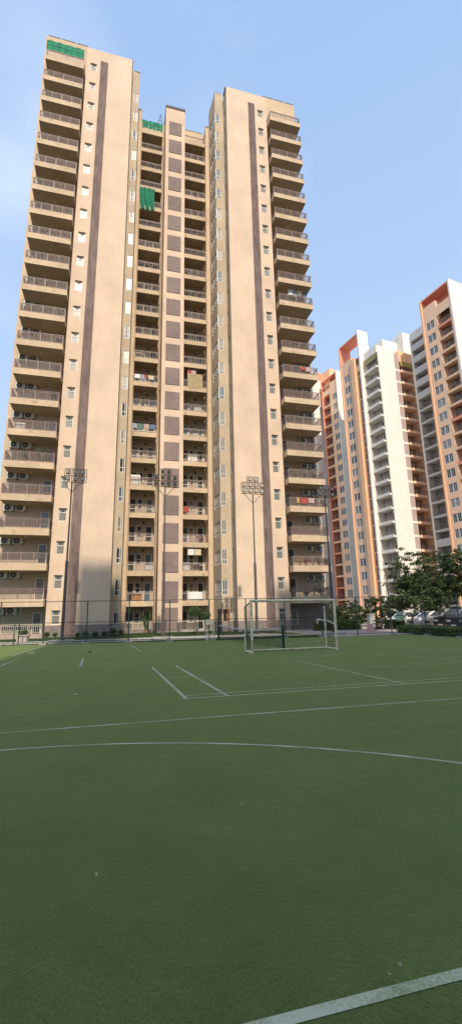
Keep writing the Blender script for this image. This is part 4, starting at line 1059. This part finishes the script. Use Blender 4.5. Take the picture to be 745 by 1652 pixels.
# ------------------------------------------------------------------ cars (front faces -x)
CARG = glass('car_glass', (.09,.10,.11), .08)
def car(label, loc, rz, prof, glassx, L, W_, paint, group='cars parked beyond the hedge'):
    """prof: list of (x, z_bottom, z_top, halfwidth_factor_top) sections of the lower body; glassx: cabin outline"""
    t = thing('parked_car', label,'car',loc,rz,group)
    hw = W_/2
    m = MB(); secs = []
    for x, zb, zt_, inset in prof:
        secs.append([(x,-hw+inset,zb),(x,-hw+inset*.3,(zb+zt_)*.5),(x,-hw+inset+.06,zt_),(x,hw-inset-.06,zt_),(x,hw-inset*.3,(zb+zt_)*.5),(x,hw-inset,zb)])
    for a, b in zip(secs[:-1],secs[1:]):
        for i in range(6):
            j = (i+1) % 6; m.face([a[i],b[i],b[j],a[j]])
    m.face(secs[0][::-1]); m.face(secs[-1])
    link('body', m.mesh('body', paint), t)
    # cabin: glass band + roof
    (xa,xb,xc,xd), z0, z1 = glassx
    lo, hi = hw-.09, hw-.25
    g = MB()
    A_ = [(xa,-lo,z0),(xa,lo,z0),(xd,lo,z0),(xd,-lo,z0)]; B_ = [(xb,-hi,z1),(xb,hi,z1),(xc,hi,z1),(xc,-hi,z1)]
    g.face([A_[0],A_[1],B_[1],B_[0]]); g.face([A_[1],A_[2],B_[2],B_[1]]); g.face([A_[2],A_[3],B_[3],B_[2]]); g.face([A_[3],A_[0],B_[0],B_[3]])
    link('window', g.mesh('window', CARG), t)
    r = MB(); 
    r.face([(xb-.05,-hi-.02,z1),(xb-.05,hi+.02,z1),(xc+.05,hi+.02,z1),(xc+.05,-hi-.02,z1)]); r.box(xb+.1,xc-.1,-hi+.08,hi-.08,z1-.02,z1+.035)
    for (p, q) in zip(A_, B_):
        r.tube(p, q, .045, 6)
    xm = (xb+xc)/2
    for s in (-1,1): r.tube((xm,s*lo,z0),(xm,s*hi,z1),.04,6); r.tube((xb,s*hi,z1),(xc,s*hi,z1),.045,6)
    link('roof', r.mesh('roof', paint), t)
    for x in (-L/2+.78, L/2-.78):
        for s in (-1,1):
            m = MB(); m.tube((0,-.11,0),(0,.11,0),.32,18)
            wl = link('wheel', m.mesh('wheel', RUBBER), t, (x,s*(hw-.10),.32))
            m = MB(); m.tube((0,-.125,0),(0,.125,0),.19,14); link('rim', m.mesh('rim', CHROME), wl)
    for s in (-1,1):
        m = MB(); m.box(-L/2-.02,-L/2+.16,s*(hw-.45)-.16,s*(hw-.45)+.24*s if s<0 else s*(hw-.45)+.2,.66,.80); link('headlight', m.mesh('headlight', glass('headlamp',(.6,.6,.58),.2)), t)
    m = MB(); m.box(-L/2-.025,-L/2+.02,-.36,.36,.48,.64); link('grille', m.mesh('grille', FAN), t)
    m = MB(); m.box(-L/2-.035,-L/2-.02,-.26,.26,.34,.45); link('number_plate', m.mesh('number_plate', WHITE), t)
    m = MB()
    for s in (-1,1): m.box(L/2-.1,L/2+.02,s*(hw-.2)-.1,s*(hw-.2)+.1,.8,1.1)
    link('tail_light', m.mesh('tail_light', flat('tail_red',(.4,.02,.02),.3)), t)
    m = MB()
    for s in (-1,1): m.box(xa+.35,xa+.5,s*(hw+.02)-.08,s*(hw+.02)+.08,z0+.02,z0+.16)
    link('mirror', m.mesh('mirror', paint), t)
    return t
def paint(name, col, metal=0.0):
    m, nt, b = nodes(name); b.inputs['Base Color'].default_value = (*col,1); b.inputs['Roughness'].default_value = .3; b.inputs['Metallic'].default_value = metal
    b.inputs['Coat Weight'].default_value = .6; b.inputs['Coat Roughness'].default_value = .05; return m
def hatch(L): return [(-L/2,.35,.62,.18),(-L/2+.12,.24,.80,.06),(-L/2+1.0,.22,.95,.02),(L/2-.5,.22,1.0,.0),(L/2-.08,.28,.98,.06),(L/2,.4,.8,.14)]
def suv(L): return [(-L/2,.42,.78,.16),(-L/2+.1,.30,1.0,.05),(-L/2+1.1,.27,1.12,.02),(L/2-.4,.27,1.15,.0),(L/2-.06,.32,1.1,.05),(L/2,.45,.95,.12)]
car('white hatchback parked farthest left, partly behind the tree trunk',(28.0,-1.5,.02),R(2),hatch(3.8),((-.95,-.35,1.2,1.78),.95,1.46),3.8,1.7,paint('white_paint',(.86,.84,.78)))
car('white saloon with a black grille between the hatchback and the silver van',(29.1,-3.6,.02),R(3),hatch(4.2),((-.9,-.2,.95,1.75),.95,1.45),4.2,1.72,paint('white_paint2',(.88,.86,.80)))
car('silver people carrier parked beside the black sport utility car',(29.3,-5.7,.02),R(2),suv(4.3),((-1.25,-.45,1.7,2.08),1.08,1.66),4.3,1.76,paint('silver_paint',(.62,.62,.61),.1))
car('black sport utility car right of the silver people carrier',(28.9,-8.0,.02),R(4),suv(4.6),((-1.2,-.5,1.8,2.2),1.1,1.72),4.6,1.85,paint('black_paint',(.015,.016,.018)))
car('dark blue sport utility car cut by the right frame edge',(28.2,-10.4,.02),R(3),suv(4.6),((-1.2,-.5,1.8,2.2),1.1,1.74),4.6,1.85,paint('navy_paint',(.02,.025,.04)))

# ------------------------------------------------------------------ camera
cam = bpy.data.cameras.new('camera'); co = bpy.data.objects.new('camera', cam); COL.objects.link(co); scn.camera = co
r_ = Vector((0.9684315992418595, -0.24850990833749342, -0.019571996524241932)); u_ = Vector((-0.03795768318609503, -0.2246062136325807, 0.9737100508286742)); f_ = Vector((0.24637258751126992, 0.9422286740784989, 0.226948615037139))
M = Matrix((( r_.x,u_.x,-f_.x,0),(r_.y,u_.y,-f_.y,CAMY),(r_.z,u_.z,-f_.z,1.6),(0,0,0,1)))
co.matrix_world = M
cam.sensor_fit = 'VERTICAL'; cam.sensor_height = 24; cam.lens = 24*708.41/1652; cam.clip_end = 4000; cam.clip_start = .05

# ------------------------------------------------------------------ light
SUN = Vector((.05,1,-.87)).normalized()
sl = bpy.data.lights.new('sun','SUN'); sl.energy = 4.35; sl.angle = R(.8); sl.color = (1,.88,.71)
so = bpy.data.objects.new('sun', sl); COL.objects.link(so); so.rotation_euler = SUN.to_track_quat('-Z','Y').to_euler(); so.location = (-20,-80,90)
wd = bpy.data.worlds.new('World'); scn.world = wd; wd.use_nodes = True; nt = wd.node_tree; bg = nt.nodes['Background']
sky = nt.nodes.new('ShaderNodeTexSky'); sky.sky_type = 'NISHITA'; sky.sun_disc = False
sky.sun_elevation = math.asin(-SUN.z); sky.sun_rotation = math.atan2(-SUN.x,-SUN.y)
sky.air_density = 1.0; sky.dust_density = 2.2; sky.ozone_density = 1.6; sky.altitude = 200
# summer haze that pales the blue towards the horizon, and a few faint cloud wisps in the sky itself
tc = nt.nodes.new('ShaderNodeTexCoord')
sx = nt.nodes.new('ShaderNodeSeparateXYZ'); nt.links.new(tc.outputs['Generated'], sx.inputs[0])
hz = nt.nodes.new('ShaderNodeValToRGB'); hz.color_ramp.elements[0].position = 0.0; hz.color_ramp.elements[1].position = .95
hz.color_ramp.elements[0].color = (5.3,6.4,7.9,1); hz.color_ramp.elements[1].color = (2.85,4.4,7.15,1)
e_ = hz.color_ramp.elements.new(.45); e_.color = (4.1,5.5,7.65,1)
nt.links.new(sx.outputs['Z'], hz.inputs['Fac'])
hm = nt.nodes.new('ShaderNodeMix'); hm.data_type = 'RGBA'; hm.inputs[0].default_value = .82
nt.links.new(sky.outputs['Color'], hm.inputs[6]); nt.links.new(hz.outputs['Color'], hm.inputs[7])
mp = nt.nodes.new('ShaderNodeMapping'); mp.inputs['Scale'].default_value = (1.4,1.4,3.0); mp.inputs['Location'].default_value = (.35,.1,.2)
nt.links.new(tc.outputs['Generated'], mp.inputs['Vector'])
nz = nt.nodes.new('ShaderNodeTexNoise'); nz.inputs['Scale'].default_value = 1.5; nz.inputs['Detail'].default_value = 5; nz.inputs['Roughness'].default_value = .5
nt.links.new(mp.outputs['Vector'], nz.inputs['Vector'])
mr = nt.nodes.new('ShaderNodeMapRange'); mr.inputs['From Min'].default_value = .55; mr.inputs['From Max'].default_value = .85; mr.inputs['To Max'].default_value = .3
nt.links.new(nz.outputs['Fac'], mr.inputs['Value'])
cd = (r_*(5-372.5)-u_*(165-826))/708.4+f_; cd.normalize()
dp = nt.nodes.new('ShaderNodeVectorMath'); dp.operation = 'DOT_PRODUCT'; dp.inputs[1].default_value = cd
nv = nt.nodes.new('ShaderNodeVectorMath'); nv.operation = 'NORMALIZE'; nt.links.new(tc.outputs['Generated'], nv.inputs[0]); nt.links.new(nv.outputs[0], dp.inputs[0])
cm = nt.nodes.new('ShaderNodeMapRange'); cm.interpolation_type = 'SMOOTHSTEP'; cm.inputs['From Min'].default_value = .975; cm.inputs['From Max'].default_value = 1.0; cm.inputs['To Max'].default_value = .75
nt.links.new(dp.outputs['Value'], cm.inputs['Value'])
n5 = nt.nodes.new('ShaderNodeMapRange'); n5.inputs['From Min'].default_value = .33; n5.inputs['From Max'].default_value = .68; nt.links.new(nz.outputs['Fac'], n5.inputs['Value'])
cmul = nt.nodes.new('ShaderNodeMath'); cmul.operation = 'MULTIPLY'; nt.links.new(cm.outputs['Result'], cmul.inputs[0]); nt.links.new(n5.outputs['Result'], cmul.inputs[1])
cadd = nt.nodes.new('ShaderNodeMath'); cadd.operation = 'MAXIMUM'; nt.links.new(cmul.outputs[0], cadd.inputs[0]); nt.links.new(mr.outputs['Result'], cadd.inputs[1])
mx = nt.nodes.new('ShaderNodeMix'); mx.data_type = 'RGBA'; mx.inputs[7].default_value = (6.2,6.9,8.0,1)
nt.links.new(cadd.outputs[0], mx.inputs[0]); nt.links.new(hm.outputs[2], mx.inputs[6])
nt.links.new(mx.outputs[2], bg.inputs['Color']); bg.inputs['Strength'].default_value = .145
scn.view_settings.view_transform = 'Standard'; scn.view_settings.look = 'None'; scn.view_settings.exposure = 0; scn.view_settings.gamma = 1
